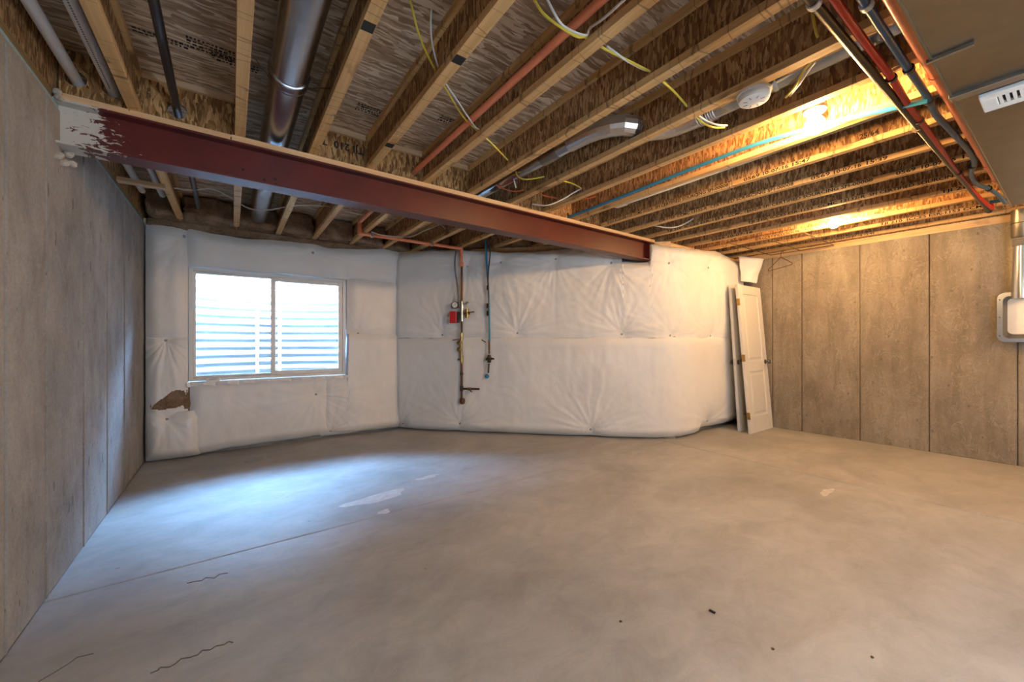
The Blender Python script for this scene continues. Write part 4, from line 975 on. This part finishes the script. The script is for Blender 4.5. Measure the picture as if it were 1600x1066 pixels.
# blue water line
bs = thing('water_line', 'blue water line with dark valve hanging on the white insulation', 'water line', tuple(rp_(764,590)))
BO = Vector((.30, -.27, 0))
RXb = atp(764, 480, 6.87)
def bp_(px, py, out=0.0): q = atp(px, py, 6.87); return q + RN*out
MB().tube(smooth_path([bp_(759,372,-.02)+Vector((0,.03,.02)), bp_(759,380), bp_(761,420), bp_(764,470), bp_(765,510), bp_(765,533)], 6), .0125, 10).build('tube', M['blue_br'], bs)
MB().tube(smooth_path([bp_(764,384,.01), bp_(766,400,.012), bp_(763.5,430,.014), bp_(764,470,.014), bp_(763,492,.014)], 6), .006, 8).build('cable', M['black'], bs)
for py in (450, 478, 490): MB().obox(bp_(762.5,py,.012), RD, RN, (0,0,1), .012, .012, .03).build('tie', M['black'], bs)
MB().cyl(bp_(764.5,531), bp_(764.5,553), .0115, 10).build('pipe', M['copper_old'], bs)
MB().lathe([(.014,-.05),(.024,-.045),(.026,-.02),(.04,-.01),(.042,.012),(.026,.022),(.022,.05),(.014,.055)], bp_(764.5,561,0), (0,0,1), 12).build('valve_body', M['darkpipe'], bs)
MB().cyl(bp_(766,560,.01), bp_(773,561,.02), .018, 10, .008).build('valve_knob', M['black'], bs); MB().cyl(bp_(764,561), bp_(759,562), .014, 10).build('side_port', M['darkpipe'], bs)
MB().cyl(bp_(764,568), bp_(763,583), .011, 10).build('pipe', M['darkpipe'], bs)
MB().lathe([(.012,-.02),(.026,-.014),(.03,.004),(.022,.016),(.008,.022)], bp_(761,588), RN, 12).build('plug', M['blue_br'], bs)
MB().bar(bp_(753,531,.01), bp_(759,535,.012), .02, .01).build('tie', M['black'], bs)

# ================================================================== right wall things
# vent box
VX = 6.06
vb = thing('vent_box', 'recessed metal vent box with rounded flange on the right wall', 'vent box', (VX, .13, 1.18))
vy1, vy0, vz0, vz1 = .353, -.10, 1.19, 1.665
def rrect(y0, y1, z0, z1, r, n=6):
    out = []
    for cy, cz, q0 in ((y1-r, z1-r, 0), (y0+r, z1-r, PI/2), (y0+r, z0+r, PI), (y1-r, z0+r, 1.5*PI)):
        for k in range(n+1): q = q0 + PI/2*k/n; out.append((cy+r*math.cos(q), cz+r*math.sin(q)))
    return out
o1 = rrect(vy0, vy1, vz0, vz1, .055); o2 = rrect(vy0+.035, vy1-.035, vz0+.035, vz1-.035, .045); o3 = rrect(vy0+.06, vy1-.06, vz0+.075, vz1-.05, .04); n = len(o1)
vs = [(VX, *q) for q in o1] + [(VX-.006, *q) for q in o1] + [(VX-.006, *q) for q in o2] + [(VX+.07, *q) for q in o3]
fs = []
for l_ in range(3):
    for k in range(n): fs.append((l_*n+k, l_*n+(k+1)%n, (l_+1)*n+(k+1)%n, (l_+1)*n+k))
MB().add(vs[:3*n], fs[:2*n], False).build('flange', M['galv'], vb)
MB().add(vs[2*n:], [(k, (k+1)%n, n+(k+1)%n, n+k) for k in range(n)], False).build('recess_wall', M['nickel'], vb)
MB().add([(VX+.071, *q) for q in o3], [tuple(range(n))]).build('back_panel', M['plastic'], vb)
for z in (1.25, 1.43, 1.6): MB().lathe([(.006,0),(.005,.003),(.001,.004)], (VX-.006, vy1-.017, z), (-1,0,0), 8).build('screw', M['nickel'], vb)
MB().box(VX, RX-.004, vy0+.05, vy1-.05, vz0+.03, vz1-.03).build('housing', M['galv'], vb) if False else None
MB().box(VX+.073, RX-.006, vy0+.06, vy1-.06, vz0+.07, vz1-.05).build('housing', M['galv'], vb)
fp = thing('vent_pipe', 'silver vent pipe rising from the metal box to the ceiling', 'vent pipe', (6.03, .2, 1.6))
MB().lathe([(.062,0),(.062,.06),(.056,.3),(.05,.5),(.052,.52)], (6.02, .205, 1.6), (0,0,1), 22).build('pipe', M['galv'], fp)
for k in range(5): MB().lathe([(.053,0),(.059,.008),(.053,.016)], (6.02, .205, 2.09+k*.017), (0,0,1), 22).build('crimp', M['foil'], fp)
MB().lathe([(.062,0),(.07,.01),(.07,.26)], (6.02, .2, 2.17), (0,0,1), 22).build('upper_pipe', M['galv_dull'], fp)
MB().lathe([(.071,0),(.074,.004),(.071,.008)], (6.02, .2, 2.30), (0,0,1), 22).build('joint_bead', M['wire'], fp)
# wire shelf tucked under the joists and the hanger on it
SZ = JB - .045
ws = thing('wire_shelf', 'brown wire closet shelf hung flat under the joists by the right wall', 'shelf', (5.5, 2.0, SZ))
m = MB()
for y in (1.63, 1.98, 2.33): m.tube([(4.85, y, SZ), (6.08, y, SZ)], .0045, 6)
for x in (4.85, 6.08): m.tube([(x, 1.63, SZ), (x, 2.33, SZ)], .0045, 6)
m.build('frame', M['wire'], ws)
m = MB()
for k in range(17): m.tube([(4.87+k*.075, 1.62, SZ+.006), (4.87+k*.075, 2.34, SZ+.006)], .0017, 5)
m.build('cross_wires', M['wire'], ws)['kind'] = 'stuff'
for x, y in ((4.878,1.64),(5.69,1.64),(5.69,2.32),(5.283,1.98)): MB().tube([(x,y,SZ),(x,y,JB+.001)], .0035, 6).build('hook', M['wire'], ws)
hp, hl, hr = atx(1220,402,5.98), atx(1200,422,5.98), atx(1238,411,5.98)
hg = thing('coat_hanger', 'rusty wire coat hanger hanging from the wire shelf', 'hanger', tuple(hl))
tw = hp + Vector((0,0,.0))
MB().tube(elbowed([tw, hl.lerp(tw, .08), hl, hl + Vector((0,-.005,-.018)), hr + Vector((0,.005,-.02)), hr, tw], .012), .0045, 8).build('body', M['rust'], hg)
MB().tube([tw, tw+Vector((0,0,.02)), Vector((5.98, tw.y, SZ-.02)), Vector((5.98, tw.y-.012, SZ+.008)), Vector((5.98, tw.y-.028, SZ+.006)), Vector((5.98, tw.y-.03, SZ-.01))], .0035, 8).build('hook', M['rust'], hg)
# small white round fitting under a joist
p = atx(1201, 336, 4.70); pf = thing('ceiling_fitting', 'small white plastic fitting with a dark hole under the joists', 'fitting', tuple(p))
MB().lathe([(.03,0),(.036,.008),(.036,.022),(.03,.03)], p, (-.8,-.6,.1), 12, False).build('body', M['plastic'], pf)
MB().lathe([(.014,0),(.014,.004)], p + Vector((-.8,-.6,.1)).normalized()*.029, (-.8,-.6,.1), 12).build('hole', M['dark'], pf)
MB().box(p.x+.0, p.x+.17, p.y-.008, p.y+.008, p.z+.0, p.z+.016).build('arm', M['black'], pf)

# ================================================================== small floor things
def cover(px, py, r, label):
    c = atz(px, py, 0); t_ = thing('cleanout_cover', label, 'floor cover', (c.x, c.y, 0))
    MB().lathe([(r,0),(r,.004),(r-.012,.005),(r-.014,.003),(r-.03,.003)], c, (0,0,1), 28).build('rim', M['joint'], t_)
    MB().lathe([(r-.032,0),(r-.032,.0035)], c, (0,0,1), 28).build('lid', M['tape'], t_)
cover(397, 719, .085, 'round grey cleanout cover in the floor below the window')
c = atz(1228, 683, 0)
MB().lathe([(.10,.0006),(.10,.0014),(.085,.0014),(.085,.0006)], c, (0,0,1), 28).build('ring_stain', M['tape'], fl) if False else None
c = atz(1113, 957, 0); d_ = (atz(1117,959,0)-atz(1109,955,0)).normalized()
tag(MB().obox(c + Vector((0,0,.004)), d_, Vector((-d_.y,d_.x,0)), (0,0,1), .013, .005, .004).build('debris_chip', M['black'], None, .002), 'small black chip lying on the open floor', 'debris')
for k, (px, py, lab) in enumerate([(970,972,'tiny brown crumb on the floor left of the black chip'),(1208,1015,'tiny dark crumb on the floor at lower right'),(1363,1028,'tiny dark crumb on the floor near the lower right corner')]):
    c = atz(px, py, 0); tag(MB().lathe([(.004,0),(.006,.003),(.003,.006)], c, (0,0,1), 7).build('debris_crumb', M['wire']), lab, 'debris')
